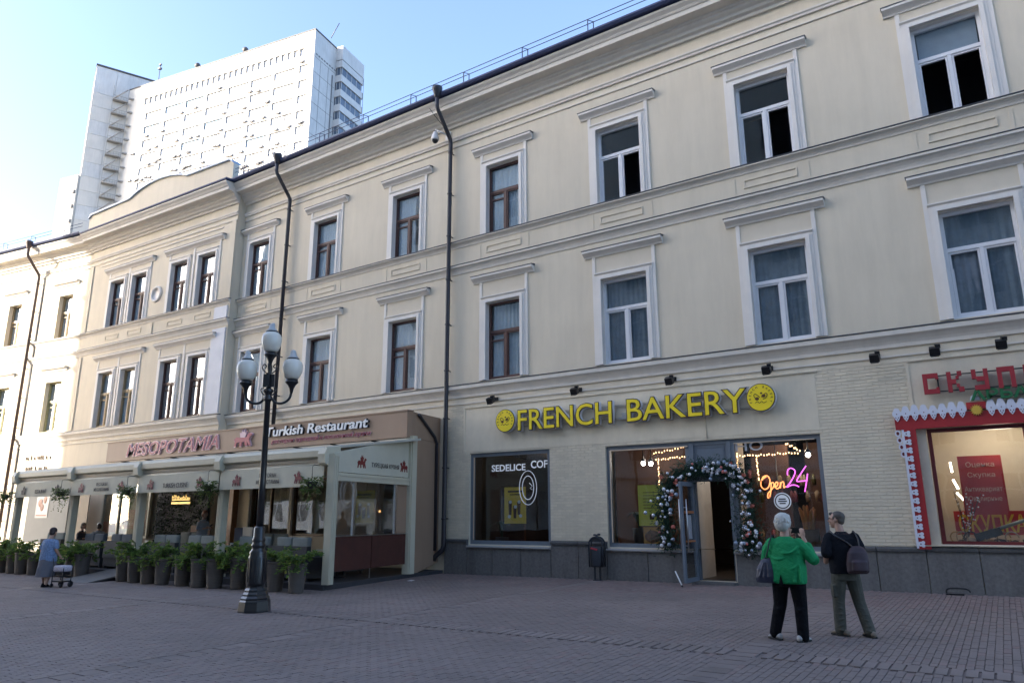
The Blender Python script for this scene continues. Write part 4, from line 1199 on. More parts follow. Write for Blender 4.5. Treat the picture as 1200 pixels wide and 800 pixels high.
for i, x in enumerate([-24.0, -24.6, -25.5, -26.3, -27.1, -27.9, -28.7, -29.5, -30.3]): pl.append((x, ORD[i] + " left of the grey wheelchair ramp"))
base_pl = None
for i, (x, where) in enumerate(pl):
    y = -6.0 + .04 * math.sin(i * 2.3) - (.25 if -21 < x < -16.5 else .1)
    t = thing("potted_plant", "tall ribbed grey-brown pot of leafy green plants, " + where, "planter", gp(x, y), i * 1.3, "ribbed planters along the terrace")
    t.scale = [.95 + .08 * abs(math.sin(i * 2.7))] * 3
    put("pot", potm2, t, (0, 0, 0), (0, 0, 0), (1, 1, .9)); put("soil", soilm, t, (0, 0, -.07)); put("foliage", PLM[i % 5], t, (0, 0, -.09), (0, 0, i * .9), (1.0 + .16 * math.sin(i * 1.7), 1 + .12 * math.cos(i * 2.1), 1 + .15 * math.sin(i * 2.9)))
rp = thing("wheelchair_ramp", "sloping grey metal ramp leading up through the gap in the planters", "ramp", gp(-22.7, -6.4))
RM = mat("grey_ramp_metal", (.14, .135, .13), .6, .2, 4)
f = MB(); f.prism([(-.85, -.55, .0), (-.85, 1.0, .24), (-.85, 1.0, .20), (-.85, -.5, -.02)], (1.6, 0, 0)); f.build("ramp_plate", RM, rp)
f = MB(); f.prism([(.751, -.5, -.02), (.751, 1.0, .22), (.751, 1.0, -.02)], (.04, 0, 0)); f.build("ramp_side", BLACK, rp)
# ------------------------------------------------------------------ bakery shop front
def frame_rect(f, a, b, z0, z1, y0, y1, w, mi=0):
    f.box(a, a + w, y0, y1, z0, z1, mi); f.box(b - w, b, y0, y1, z0, z1, mi); f.box(a + w, b - w, y0, y1, z0, z0 + w, mi); f.box(a + w, b - w, y0, y1, z1 - w, z1, mi)
f = MB(); frame_rect(f, -13.60, -10.72, .80, 3.50, .06, .16, .11); o = f.build("shop_window", GREYBLUE, main)
put("pane", unit_pane(GLASSC), o, (-12.16, .11, 2.15), (0, 0, 0), (2.66, 1, 2.48))
WLET = mat("white_vinyl_letter", (.78, .80, .82), .5, 0, emit=(.9, .95, 1), estr=.03)
text_part("window_lettering", "SEDELICE", o, -12.83, -11.62, 2.93, 3.12, .10, WLET, [(.02, -.008, .004, 0)])
text_part("window_lettering", "COF", o, -11.42, -10.86, 2.98, 3.19, .10, WLET, [(.02, -.008, .004, 0)])
f = MB()
for rx, rz in ((.30, .49), (.20, .34)): f.tube([(-11.53 + rx * math.cos(t / 24 * 2 * math.pi), .09, 2.42 + rz * math.sin(t / 24 * 2 * math.pi)) for t in range(25)], .012, 5)
f.tube([(-11.48, .09, 2.55), (-11.38, .09, 2.47), (-11.45, .09, 2.40), (-11.38, .09, 2.36)], .009, 5); f.build("oval_emblem", WLET, o)
f = MB(); frame_rect(f, -8.93, -6.58, .80, 3.46, .07, .17, .10); frame_rect(f, -5.50, -3.36, .80, 3.46, .07, .17, .10)
f.box(-6.579, -6.46, .05, .19, .06, 3.46); f.box(-5.60, -5.501, .05, .19, .06, 3.46); f.box(-6.459, -5.601, .06, .18, 2.44, 2.56); f.box(-6.459, -5.601, .09, .14, 2.561, 3.36); f.box(-6.459, -5.601, .06, .18, 3.361, 3.46)
o = f.build("shop_front_frame", GREYBLUE, main)
f = MB(); frame_rect(f, -6.40, -5.66, 2.62, 3.30, .075, .0895, .012); f.build("transom_panel", GREYBLUE, o)
put("pane", unit_pane(GLASSC), o, (-7.755, .12, 2.13), (0, 0, 0), (2.15, 1, 2.46)); put("pane", unit_pane(GLASSC), o, (-4.43, .12, 2.13), (0, 0, 0), (1.94, 1, 2.46))
text_part("window_lettering", "НО", o, -5.38, -4.72, 3.16, 3.38, .10, mat("grey_vinyl_letter", (.5, .52, .55), .5, 0), [(.01, -.004, .004, 0)])
# lit strip along the inner frame edge, warm
# door leaf standing open
dr = MB(); DW = .88
frame_rect(dr, 0, DW, .05, 2.42, -.03, .03, .10); door = dr.build("door", GREYBLUE, main, (-6.50, -.02, 0), (0, 0, -math.radians(91)))
put("pane", unit_pane(GLASSC), door, (DW / 2, 0, 1.235), (0, 0, 0), (DW - .2, 1, 2.17))
f = MB()
for y in (-.09, .09):
    f.tube([(DW - .13, y, .75), (DW - .13, y, 2.0)], .018, 8); f.tube([(DW - .13, 0, .9), (DW - .13, y, .9)], .012, 6); f.tube([(DW - .13, 0, 1.8), (DW - .13, y, 1.8)], .012, 6)
f.build("handle", STEEL, door)
f = MB(); f.box(.28, .56, .012, .016, 1.05, 1.62); f.build("notice", mat("grey_notice", (.35, .37, .4), .6, .2, 20), door)
f = MB(); f.box(.12, .66, .012, .03, 1.66, 1.72); f.box(.12, .66, .012, .03, .98, 1.02); f.build("copper_rail", mat("copper_strip", (.45, .18, .08), .4, .1), door)
f = MB(); f.tube([(-.02, 0, .0), (.0, 0, 2.38)], .02, 6); f.build("hinge_post", GREYBLUE, door)
o = thing("door_prop", "thin white stick propping the open bakery door", "stick", (-6.62, -.98, G(-6.6, -.98)))
f = MB(); f.tube([(-.14, .12, .33), (.10, -.10, .01)], .018, 6, 0); f.tube([(.085, -.087, .03), (.11, -.11, .0)], .024, 6, 1); f.build("stick", [WHITE, BLACK], o)
f = MB(); f.box(-6.56, -5.52, -.35, .3, -.2, .045); f.build("door_step", STONE, main)
# interior of the bakery
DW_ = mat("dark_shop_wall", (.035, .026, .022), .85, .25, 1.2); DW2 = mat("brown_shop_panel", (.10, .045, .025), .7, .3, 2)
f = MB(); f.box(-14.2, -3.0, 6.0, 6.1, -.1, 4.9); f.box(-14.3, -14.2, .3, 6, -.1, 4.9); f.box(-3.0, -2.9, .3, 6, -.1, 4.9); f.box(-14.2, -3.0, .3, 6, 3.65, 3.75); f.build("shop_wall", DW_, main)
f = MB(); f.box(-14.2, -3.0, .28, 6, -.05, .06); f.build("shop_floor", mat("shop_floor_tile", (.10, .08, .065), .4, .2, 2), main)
f = MB(); f.box(-10.2, -10.05, .3, 5.9, .06, 3.6); f.box(-6.66, -6.56, .3, 1.5, .06, 3.6); f.box(-5.5, -5.4, .3, .8, .06, 3.6); f.each("shop_partition", mat("pale_lobby_wall", (.72, .68, .62), .8, .1), main)
f = MB(); f.box(-9.9, -7.4, 2.6, 2.7, .06, 3.6); f.box(-13.8, -12.9, 2.0, 2.1, .06, 2.6); f.box(-4.3, -3.1, 2.6, 2.7, .06, 3.5); f.box(-5.45, -4.5, 1.6, 1.7, .06, 3.4); f.each("brown_panel", DW2, main)
f = MB(); f.box(-5.4, -3.2, .9, 1.5, .06, .98); f.build("display_counter", mat("counter_wood", (.14, .07, .035), .5, .2, 5), main)
f = MB()
for x, z in ((-5.2, 2.3), (-4.2, 2.4), (-3.5, 2.2), (-4.7, 1.9)): f.box(x - .3, x + .3, 1.5, 1.58, z, z + .03)
f.each("wall_shelf", DW2, main)
f = MB(); r_ = random.Random(9)
for i in range(40):
    x = r_.uniform(-5.3, -3.3); z, y = r_.choice(((1.0, 1.15), (1.95, 1.5), (2.35, 1.5)))
    f.lathe([(.05, 0), (.06, r_.uniform(.1, .25)), (.02, .28)], 8, (x, y, z - .02), r_.randrange(3))
f.each("shelf_jar", [mat("red_jar", (.18, .02, .015), .4, 0), mat("cream_jar", (.35, .26, .15), .4, 0), mat("olive_jar", (.09, .08, .02), .4, 0)], main)
BREAD = mat("golden_bread_crust", (.42, .20, .06), .7, .25, 18)
bk = thing("bread_basket", "basket of tall baguettes in the bakery window just behind the woman in green", "basket", (-3.92, .55, .98))
f = MB(); f.lathe([(.17, 0), (.22, .28), (.24, .3), (.2, .28), (.15, .02)], 14); f.build("basket", mat("wicker", (.14, .07, .03), .8, .3, 40), bk)
for i in range(7):
    a = i * .9; f = MB(); f.tube([(.08 * math.cos(a), .08 * math.sin(a), .05), (.10 * math.cos(a), .1 * math.sin(a), .45), (.17 * math.cos(a), .17 * math.sin(a), .72 + .05 * (i % 3)), (.18 * math.cos(a), .18 * math.sin(a), .76 + .05 * (i % 3))], [.03, .042, .035, .01], 8); f.build("baguette", BREAD, bk)
# lamps that are lit inside
WARM = mat("warm_lamp_glass", (.9, .7, .4), .4, 0, emit=(1, .5, .18), estr=4)
BULB = mat("fairy_light_bulb", (.9, .7, .4), .4, 0, emit=(1, .58, .28), estr=1.0)
COOLB = mat("white_spot_lamp", (.9, .9, .9), .4, 0, emit=(1, .93, .85), estr=8)
for i, (x, y, z, m_, lab) in enumerate([(-8.35, 1.2, 3.05, COOLB, "left one of two small white spot lamps near the ceiling of the bakery's left window"), (-8.12, 1.2, 3.03, COOLB, "right one of two small white spot lamps near the ceiling of the bakery's left window"), (-3.85, .9, 3.05, COOLB, "bright hanging spot lamp at the top right of the bakery's right window"),
                                     (-11.15, 2.2, 1.65, WARM, "small orange lamp glowing deep in the window under the white oval emblem"), (-4.6, .75, 1.42, WARM, "small orange lamp on the counter behind the round sticker")]):
    t = thing("pendant_lamp", lab, "lamp", (x, y, z))
    f = MB(); f.ell((0, 0, 0), .06, 10, 8); f.build("bulb", m_, t); f = MB(); f.lathe([(.02, .05), (.09, .05), (.05, .12), (.015, .14), (.01, 3.6 - z)], 10); f.build("shade", BLACK, t)
for i, (x, y, z, lab) in enumerate([(-18.4, 1.0, 1.8, "small orange lamp glowing in the dining window behind the lamp post"), (-16.3, 1.0, 1.85, "small orange lamp glowing in the dining window seen over the maroon panels")]):
    t = thing("pendant_lamp", lab, "lamp", (x, y, z))
    f = MB(); f.ell((0, 0, 0), .08, 10, 8); f.build("bulb", WARM, t); f = MB(); f.lathe([(.02, .05), (.14, .05), (.06, .16), (.015, .18), (.01, 3.2 - z)], 10); f.build("shade", BLACK, t)
def lamp(n, x, y, z, e, c=(1, .80, .58), r=.15):
    l = bpy.data.lights.new(n, 'POINT'); l.energy = e; l.color = c; l.shadow_soft_size = r
    q = bpy.data.objects.new(n, l); COL.objects.link(q); q.location = (x, y, z)
lamp("bakery_lamp", -12.4, 3.2, 3.2, 4); lamp("bakery_lamp", -8.2, 1.6, 3.3, 5, (1, .85, .7)); lamp("bakery_lamp", -4.2, 1.2, 3.3, 6); lamp("lobby_fill", -5.95, 1.0, 3.3, 3, (1, .97, .94))  # the lobby one is an added fill brightening the doorway, no fitting there
# fairy light strings
def string(label, paths):
    f = MB(); g = MB()
    for a, b, n in paths:
        a, b = Vector(a), Vector(b)
        for i in range(n + 1):
            p = a.lerp(b, i / n) + Vector((rnd.uniform(-.012, .012), rnd.uniform(-.01, .01), rnd.uniform(-.02, .02)))
            f.ell(p, (.016, .016, .024), 6, 4)
        g.tube([a + Vector((0, .01, 0)), b + Vector((0, .01, 0))], .006, 4)
    t = thing("fairy_lights", label, "string lights", tuple(Vector(paths[0][0])))
    o = Vector(paths[0][0]); M_ = Matrix.Translation(-o)
    f.v = [tuple(M_ @ Vector(v)) for v in f.v]; g.v = [tuple(M_ @ Vector(v)) for v in g.v]
    stuff(f.build("bulb_row", BULB, t)); g.build("wire", BLACK, t)
string("warm fairy lights outlining the inside of the bakery's left window", [((-7.55, .24, 3.05), (-6.7, .24, 3.1), 13), ((-7.5, .24, 3.05), (-7.5, .24, 2.0), 18), ((-7.62, .24, 3.22), (-6.7, .24, 3.36), 12)])
string("warm fairy lights outlining the inside of the bakery's right window", [((-5.4, .24, 3.05), (-3.95, .24, 3.06), 22), ((-5.4, .24, 3.3), (-5.4, .24, 2.6), 12), ((-4.92, .24, 3.02), (-4.92, .24, 2.45), 11), ((-4.2, .24, 3.3), (-3.9, .24, 3.1), 7)])
f = MB(); f.box(-8.83, -8.80, .02, .05, .92, 3.35); f.box(-8.79, -6.6, .02, .05, 3.33, 3.36); f.box(-5.4, -3.5, .02, .05, 3.34, 3.36); f.box(-13.48, -13.455, .03, .055, .93, 3.38)
f.each("warm_edge_trim", mat("warm_edge_trim", (.60, .48, .36), .5, .05), main)
# neon sign
NEO = mat("orange_neon_tube", (1, .4, .1), .3, 0, emit=(1, .30, .10), estr=.55); NEM = mat("magenta_neon_tube", (1, .2, .9), .3, 0, emit=(.85, .12, .75), estr=.55)
ns = thing("neon_sign", "neon sign reading Open in orange and 24 in magenta in the bakery's right window", "neon sign", (-4.88, .20, 2.18))
f = MB()
def neon(pts, k=6): f.tube(crom([(x, 0, z) for x, z in pts], k), .014, 6)
neon([(.16, .34), (.04, .26), (.02, .12), (.10, .04), (.20, .10), (.24, .26), (.18, .36), (.08, .33), (.06, .24)])
neon([(.22, .16), (.26, .18), (.24, .0), (.20, -.14), (.16, -.16), (.17, -.06), (.27, .04), (.33, .14), (.30, .20), (.25, .16)])
neon([(.33, .08), (.40, .12), (.42, .19), (.38, .20), (.35, .12), (.38, .05), (.44, .07), (.48, .14)])
neon([(.48, .20), (.47, .06), (.49, .16), (.54, .21), (.56, .16), (.55, .07), (.60, .10)])
f.build("orange_tube", NEO, ns)
f = MB()
neon([(.66, .36), (.68, .48), (.76, .52), (.84, .46), (.82, .36), (.72, .20), (.62, .08), (.72, .12), (.82, .12), (.90, .08)])
neon([(1.10, .56), (.98, .40), (.86, .22), (.96, .21), (1.10, .22)], 4); neon([(1.12, .38), (1.08, .20), (1.02, -.04)], 4)
f.build("magenta_tube", NEM, ns)
f = MB(); f.box(-.02, 1.2, .03, .035, -.2, .6); f.build("acrylic_back", glass("clear_acrylic", (.95, .95, .95), .0, .15), ns)
st = thing("round_sticker", "round white-rimmed sticker with dark print on the bakery glass above the woman's head", "sticker", (-4.36, .085, 1.93))
f = MB(); N = 28
f.plate([(.20 * math.cos(t / N * 2 * math.pi), .20 * math.sin(t / N * 2 * math.pi)) for t in range(N)], -.004, 0, 0); f.plate([(.175 * math.cos(t / N * 2 * math.pi), .175 * math.sin(t / N * 2 * math.pi)) for t in range(N)], -.006, -.0041, 1); f.plate([(.15 * math.cos(t / N * 2 * math.pi), .15 * math.sin(t / N * 2 * math.pi)) for t in range(N)], -.008, -.0061, 0)
for z, w in ((.05, .08), (.0, .10), (-.05, .07)): f.box(-w, w, -.010, -.0081, z - .014, z + .014, 1)
f.build("disc", [WLET, BLACK], st)
YEL = mat("yellow_poster", (.80, .55, .05), .5, .15, 3); YELG = mat("yellow_green_menu", (.66, .64, .10), .5, .12, 3)
ps = thing("coffee_poster", "yellow iced-drinks poster hanging in the window under the SEDELICE lettering", "poster", (-12.06, .195, 1.4))
f = MB(); f.box(-.38, .38, 0, .02, 0, 1.05); f.build("sheet", YEL, ps)
f = MB(); f.box(-.25, .27, -.004, -.001, .90, .95, 0); f.box(-.18, .2, -.004, -.001, .82, .85, 0)
for x, z, h in ((-.17, .25, .40), (.0, .15, .36), (.14, .25, .38)): f.prism([(x - .045, -.005, z), (x + .045, -.005, z), (x + .065, -.005, z + h), (x - .065, -.005, z + h)], (0, .004, 0), 1)
for x, z in ((-.2, .2), (.2, .22), (.02, .48), (-.16, .62), (.15, .62)): f.ell((x, -.006, z), (.055, .005, .05), 8, 5, 2)
f.build("poster_print", [mat("brown_print", (.10, .05, .02), .6, 0), mat("coffee_print", (.12, .055, .03), .6, .3, 8), WHITE], ps)
ps = thing("menu_poster", "yellow-green menu poster in the bakery window left of the garland", "poster", (-7.75, .20, 1.35))
f = MB(); f.box(-.36, .42, 0, .02, 0, 1.05); f.build("sheet", YELG, ps)
f = MB(); f.box(-.05, .06, -.004, -.001, .16, .3); f.box(.14, .26, -.004, -.001, .16, .3)
for i in range(6): f.box(-.22, .25, -.003, -.001, .45 + .08 * i, .465 + .08 * i)
f.build("poster_print", MATS["brown_print"], ps)
ps = thing("pastry_poster", "orange-brown pastry picture below the yellow-green menu in the bakery window", "poster", (-7.7, .20, .88))
f = MB(); f.box(-.3, .4, 0, .02, 0, .44); f.build("sheet", mat("amber_poster", (.55, .26, .04), .5, .3, 4), ps); f = MB(); f.ell((-.05, -.002, .2), (.22, .012, .16)); f.ell((.2, -.002, .24), (.13, .012, .12)); f.build("pastry_print", mat("pastry_brown_print", (.16, .06, .02), .6, .4, 12), ps)
def house_plant(x, y, z, label, n=26, L=.8, h=.5):
    t = thing("house_plant", label, "plant", (x, y, z))
    f = MB(); f.lathe([(.15, 0), (.20, .42), (.21, .44), (.18, .44), (.17, .36), (.01, .36)], 14); f.build("pot", mat("grey_indoor_pot", (.10, .095, .09), .7), t)
    f = MB()
    for i in range(n):
        a = i * 2.4; l = L * rnd.uniform(.6, 1); e = rnd.uniform(.3, 1.0)
        p = crom([(0, 0, .38), (l * .35 * math.cos(a) * e, l * .35 * math.sin(a) * e, .38 + h * .9), (l * .8 * math.cos(a) * e, l * .8 * math.sin(a) * e, .38 + h * (1.1 - .5 * e))], 5)
        for j in range(len(p) - 1):
            w = .035 * math.sin(math.pi * (j + .7) / (len(p) + .4)); w2 = .035 * math.sin(math.pi * (j + 1.7) / (len(p) + .4)); u = Vector((-math.sin(a), math.cos(a), 0))
            f.quad(p[j] - u * w, p[j] + u * w, p[j + 1] + u * w2, p[j + 1] - u * w2)
    f.build("foliage", mat("indoor_leaf", (.03, .06, .025), .5, .3, 8), t)
house_plant(-8.35, .75, .85, "spiky green plant in a pot in the bakery's left window"); house_plant(-12.95, .8, .55, "bushy dark plant in a grey pot at the left of the coffee window", 30, .6, .55)
# garland round the door
GREENN = mat("dark_fir_needle", (.022, .065, .038), .7, .3, 8, island=.5)
gl = thing("door_garland", "dark fir garland with silver and rose baubles arched around the bakery door", "garland", (-6.1, -.08, .8))
path = [(-7.18, .84), (-7.22, 1.4), (-7.2, 1.9), (-7.12, 2.3), (-6.85, 2.6), (-6.45, 2.72), (-6.0, 2.74), (-5.6, 2.70), (-5.3, 2.55), (-5.12, 2.2), (-5.1, 1.6), (-5.14, 1.1), (-5.14, .84)]
pp = crom([(x + 6.1, 0, z - .8) for x, z in path], 12)
f = MB()
for p in pp:
    for i in range(44):
        q = p + Vector((rnd.gauss(0, .15), rnd.uniform(-.18, .10), rnd.gauss(0, .12)))
        f.leaf(q, (rnd.uniform(-1, 1), rnd.uniform(-1, .2), rnd.uniform(-1, 1)), rnd.uniform(.05, .13), .3)
stuff(f.build("fir_branches", GREENN, gl))
f = MB(); f.tube(pp, .07, 8); f.build("garland_core", GREENN, gl)
BALLS = [mat("silver_bauble", (.60, .62, .66), .25, .05, 5, metal=.6), mat("white_bauble", (.78, .78, .80), .4, .03), mat("rose_bauble", (.55, .16, .13), .35, .1, 5), mat("frosted_blue_bauble", (.30, .36, .45), .4, .1, 5)]
b_ = MB(); b_.ell((0, 0, 0), 1, 10, 8)
bms = [b_.mesh("bauble", m) for m in BALLS]
fm = MB()
for i in range(7): fm.leaf((0, 0, 0), (math.cos(i * .9), -.45, math.sin(i * .9)), 1.5, .8)
fm.ell((0, -.25, 0), .35, 8, 6)
fl = [fm.mesh("fabric_flower", mat("white_fabric_petal", (.65, .66, .70), .7, .05)), fm.mesh("fabric_flower", mat("coral_fabric_petal", (.55, .17, .12), .7, .1))]
for i in range(165):
    p = rnd.choice(pp); q = p + Vector((rnd.gauss(0, .15), -.15 - rnd.random() * .07, rnd.gauss(0, .12)))
    if i % 6 == 0: put("fabric_flower", fl[1 if i % 18 == 0 else 0], gl, q, (0, rnd.uniform(0, 6), 0), (.05, .05, .05))
    else:
        r = rnd.uniform(.02, .055); put("bauble", bms[rnd.choices((0, 1, 2, 3), (5, 4, 1.6, 2.4))[0]], gl, q, (0, 0, 0), (r, r, r))
# bakery sign
YL = mat("bright_yellow_letter_face", (.93, .72, .02), .4, .03, 6); RET = mat("white_letter_return", (.72, .72, .74), .5, .03); DKE = mat("dark_letter_edge", (.05, .022, .03), .5, 0)
bs = thing("bakery_sign", "yellow channel letters reading French Bakery between two round yellow emblems on the cream wall", "sign", (-8.4, -.02, 4.4))
LY = [(.040, -.13, .12, 1), (.034, -.145, .016, 2), (.004, -.160, .016, 0)]
def sgn_letters(body, x0, x1): letters(bs, body, x0 + 8.4, x1 + 8.4, 4.08 - 4.4, 4.66 - 4.4, -.05, [YL, RET, DKE], LY)
sgn_letters("FRENCH", -11.66, -8.60); sgn_letters("BAKERY", -8.13, -4.95)
f = MB(); f.box(-3.4, 3.5, -.05, -.02, .13, .17); f.box(-3.4, 3.5, -.05, -.02, -.22, -.18); f.build("mounting_rail", mat("cream_rail", (.42, .38, .30), .7), bs)
f = MB(); f.box(-.02, .22, -.1, -.02, -.24, -.18, 0); f.box(.06, .2, -.1, -.02, -.179, -.06, 0); f.build("junction_box", mat("grey_box", (.3, .32, .33), .6), bs)
for cx in (-12.13, -4.58):
    N = 32; f = MB(); c = [(math.cos(t / N * 2 * math.pi), math.sin(t / N * 2 * math.pi)) for t in range(N)]
    f.plate([(a * .35, b * .35) for a, b in c], -.13, 0, 1); f.plate([(a * .345, b * .345) for a, b in c], -.145, -.1301, 2); f.plate([(a * .325, b * .325) for a, b in c], -.155, -.1451, 0)
    e = f.build("round_emblem", [YL, RET, DKE], bs, (cx + 8.4, -.05, 0.0))
    f = MB()
    for k, ch in enumerate("FRENCH BAKERY"):
        if ch == ' ': continue
        a = math.radians(205 - k * 230 / 12)
        me = glyphs(ch, .075, .001, .5); b = bounds(me)
        f.mesh_in(me, Matrix.Translation((.265 * math.cos(a), -.158, .265 * math.sin(a))) @ Matrix.Rotation(-(a - math.pi / 2), 4, 'Y') @ Matrix.Translation((-(b[0] + b[1]) / 2, 0, -.03)) @ Matrix.Diagonal((1, .003, 1, 1)) @ STAND)
    for x, z, r in ((-.09, -.03, .05), (.07, .03, .05), (.02, .10, .03)): f.ell((x, -.157, z), (r, .004, r * .8), 10, 6)
    for s in (-1, 1): f.tube(crom([(s * .02, -.158, .0), (s * .12, -.158, .09), (s * .16, -.158, .05), (s * .12, -.158, -.02), (s * .05, -.158, -.05)], 4), .009, 5)
    f.tube(crom([(-.14, -.158, -.13), (-.08, -.158, -.10), (-.04, -.158, -.14), (.02, -.158, -.10), (.06, -.158, -.14), (.14, -.158, -.11)], 4), .007, 5)
    f.build("emblem_print", mat("brown_emblem_print", (.12, .05, .012), .6, 0), e)
f = MB(); f.tube([(-6.05, -.02, 4.05), (-6.05, -.02, 3.5)], .012, 5); f.build("sign_cable", BRICK, main)
# floodlights on the ledge
fl_l = ["above the left round emblem of the bakery sign", "above the letter N of FRENCH", "above the gap between B and A of BAKERY", "above the right round emblem of the bakery sign", "on the bare brick between the two shop signs", "above the first red letter of the antiques sign", "above the third red letter of the antiques sign"]
for i, x in enumerate((-12.6, -9.68, -6.85, -4.36, -1.98, -.80, .40)):
    t = thing("floodlight", "small black wall floodlight " + fl_l[i], "floodlight", (x, -.02, 5.02), 0, "black floodlights above the shop signs")
    f = MB(); f.obox((0, -.30, .02), (.20, .15, .17), (.5, 0, 0)); f.obox((0, -.33, -.085), (.16, .10, .02), (.5, 0, 0)); f.build("housing", BLACK, t)
    f = MB(); f.tube([(-.04, 0, .1), (-.04, -.22, .13)], .014, 5); f.tube([(.04, 0, .1), (.04, -.22, .13)], .014, 5); f.box(-.09, .09, -.02, 0, .04, .16); f.obox((.06, -.28, .13), (.10, .12, .08), (.3, 0, .2)); f.build("bracket", BLACK, t)
# cctv camera
t = thing("security_camera", "white dome security camera hanging below the cornice beside the long dark downpipe", "camera", (-14.95, -.05, 14.62))
f = MB(); f.tube([(0.28, 0, .12), (.26, -.25, .12), (0, -.38, .28), (0, -.38, .18)], .03, 8); f.box(.18, .38, -.03, .04, -.05, .28); f.build("arm", WHITE, t)
f = MB(); f.lathe([(.04, .2), (.07, .18), (.13, .02), (.145, -.1), (.13, -.13)][::-1], 14, (0, -.38, 0)); f.build("housing", WHITE, t); f = MB(); f.ell((0, -.38, -.13), (.11, .11, .12), 12, 8); f.build("dome", BLACK, t)
f = MB(); f.tube(crom([(.3, -.02, .28), (.1, -.5, .7), (-.15, -.72, 1.2)], 5), .012, 5); f.build("cable", PIPE, t)
# ------------------------------------------------------------------ antiques shop at the right
RED = mat("signal_red_paint", (.36, .018, .022), .5, .08, 3); DRED = mat("dark_red_frame", (.12, .012, .015), .45, .1); FRET = mat("white_fretwork_paint", (.66, .68, .76), .6, .04)
RL = mat("red_letter_paint", (.33, .022, .03), .5, .1, 5); GL = mat("green_letter_paint", (.012, .14, .045), .5, .1, 5)
s2 = thing("antiques_sign", "red blocky Cyrillic letters with smaller green letters beneath on dark rails, right of the bakery", "sign", (-1.05, -.02, 4.14))
BL = {"С": [(0, .36, 0, .1), (0, .1, .1, .34), (0, .36, .34, .44), (.29, .36, .1, .13), (.29, .36, .31, .34)], "К": [(0, .1, 0, .44), (.1, .2, .17, .27), (.2, .27, .27, .34), (.24, .34, .34, .44), (.2, .27, .1, .17), (.24, .36, 0, .1)],
      "У": [(0, .1, .24, .44), (.1, .26, .19, .28), (.26, .36, .1, .44), (.04, .36, 0, .1)], "П": [(0, .1, 0, .44), (.27, .37, 0, .44), (.1, .27, .34, .44)], "А": [(0, .1, 0, .44), (.27, .37, 0, .44), (.1, .27, .34, .44), (.1, .27, .14, .22)]}
for i, ch in enumerate("СКУПКА"):
    f = MB()
    for a, b, c, d in BL[ch]: f.box(a * .82, b * .82, -.20, -.10, c, d)
    f.build("red_letter", RL, s2, (-.06 + .452 * i, 0, 0))
f = MB()
for z in (.05, .39): f.box(-.06, 2.6, -.099, -.07, z - .012, z + .012)
for x in (.2, 1.1, 2.0): f.box(x, x + .03, -.069, .0, .04, .40)
f.box(.78, 2.4, -.10, -.08, -.16, -.14); f.build("rail", BLACK, s2)
letters(s2, "АРБАТ АНТ", .78, 2.9, -.20, .0, -.02, [GL], [(.03, -.16, .07, 0)], name="green_letter")
s3 = thing("carved_surround", "red wooden window surround with white fretwork and a yellow sun around the antiques window", "window surround", (-1.4, -.04, .9))
f = MB(); f.box(-.36, 4.6, -.10, .0, 2.52, 2.82); f.build("red_lintel", RED, s3)
f = MB(); f.box(-.22, .02, -.10, 0, .0, 2.518); f.build("red_board", RED, s3)
def scallop(px):   # hanging fret tooth, 0.19 wide
    return [(px - .0865, .10), (px - .0865, .03), (px - .06, .01), (px - .045, -.05), (px, -.11), (px + .045, -.05), (px + .06, .01), (px + .0865, .03), (px + .0865, .10), (px + .06, .13), (px + .05, .17), (px + .02, .19), (px - .02, .19), (px - .05, .17), (px - .06, .13)]
for i in range(28):
    x = -.30 + .175 * i
    if 1.02 < x < 1.36: continue
    h = .05 * abs(math.sin(i * .75))
    f = MB(); f.plate([(a, b + 2.80 + (h if b > .12 else 0)) for a, b in scallop(x)], -.125, -.101)
    o = f.build("fret_tooth", FRET, s3)
    f = MB()
    for a, b in ((-.025, .0), (.025, .0), (0, -.04), (0, .08)): f.box(x + a - .008, x + a + .008, -.13, -.1251, 2.80 + b - .008, 2.76 + b + .008)
    f.build("fret_hole", DRED, o)
f = MB(); f.plate([(1.02, 2.85), (1.37, 2.85), (1.37, 3.0), (1.02, 3.0)], -.12, -.02); f.build("sun_board", RED, s3)
f = MB(); f.plate([(1.19 + .09 * math.cos(t), 3.04 + .12 * max(0, math.sin(t))) for t in [i * math.pi / 10 for i in range(11)]], -.12, -.09); f.build("fret_crest", FRET, s3)
sp = []
for i in range(32):
    r = .125 if i % 2 else .075; a = i / 32 * 2 * math.pi; sp.append((1.19 + r * math.cos(a), 2.83 + r * math.sin(a)))
f = MB(); f.plate(sp, -.14, -.1205); f.build("yellow_sun", mat("yellow_sun_paint", (.62, .40, .05), .5, .1), s3)
for i in range(14):     # column fret of trefoils
    z = 2.42 - .178 * i
    f = MB(); f.box(-.25, -.205, -.115, -.02, z - .089, z + .089)
    for a, b, r in ((.0, .0, .05), (.05, .03, .036), (.05, -.035, .036)): f.plate([(a - .17 + r * math.cos(t * math.pi / 5), z + b + r * math.sin(t * math.pi / 5)) for t in range(10)], -.120 - a * .02, -.101)
    o = f.build("fret_trefoil", FRET, s3)
    f = MB(); f.ell((-.165, -.122, z), (.014, .004, .014), 6, 4); f.build("fret_hole", DRED, o)
for i in range(4):
    f = MB(); z = 2.44 - .15 * i; x = -.33 + .02 * i
    f.plate([(x + .06 * math.cos(t * math.pi / 5), z + .075 * math.sin(t * math.pi / 5)) for t in range(10)], -.09, -.06); o = f.build("fret_curl", FRET, s3); f = MB(); f.plate([(x + .03 * math.cos(t * math.pi / 5), z + .04 * math.sin(t * math.pi / 5)) for t in range(10)], -.092, -.0901); f.build("fret_hole", DRED, o)
f = MB(); frame_rect(f, -1.19, 3.18, .985, 3.42, .10, .20, .08); f.box(.52, .62, .09, .21, 1.06, 3.34)
o = f.build("antiques_window", [DRED, PLASTER], main)
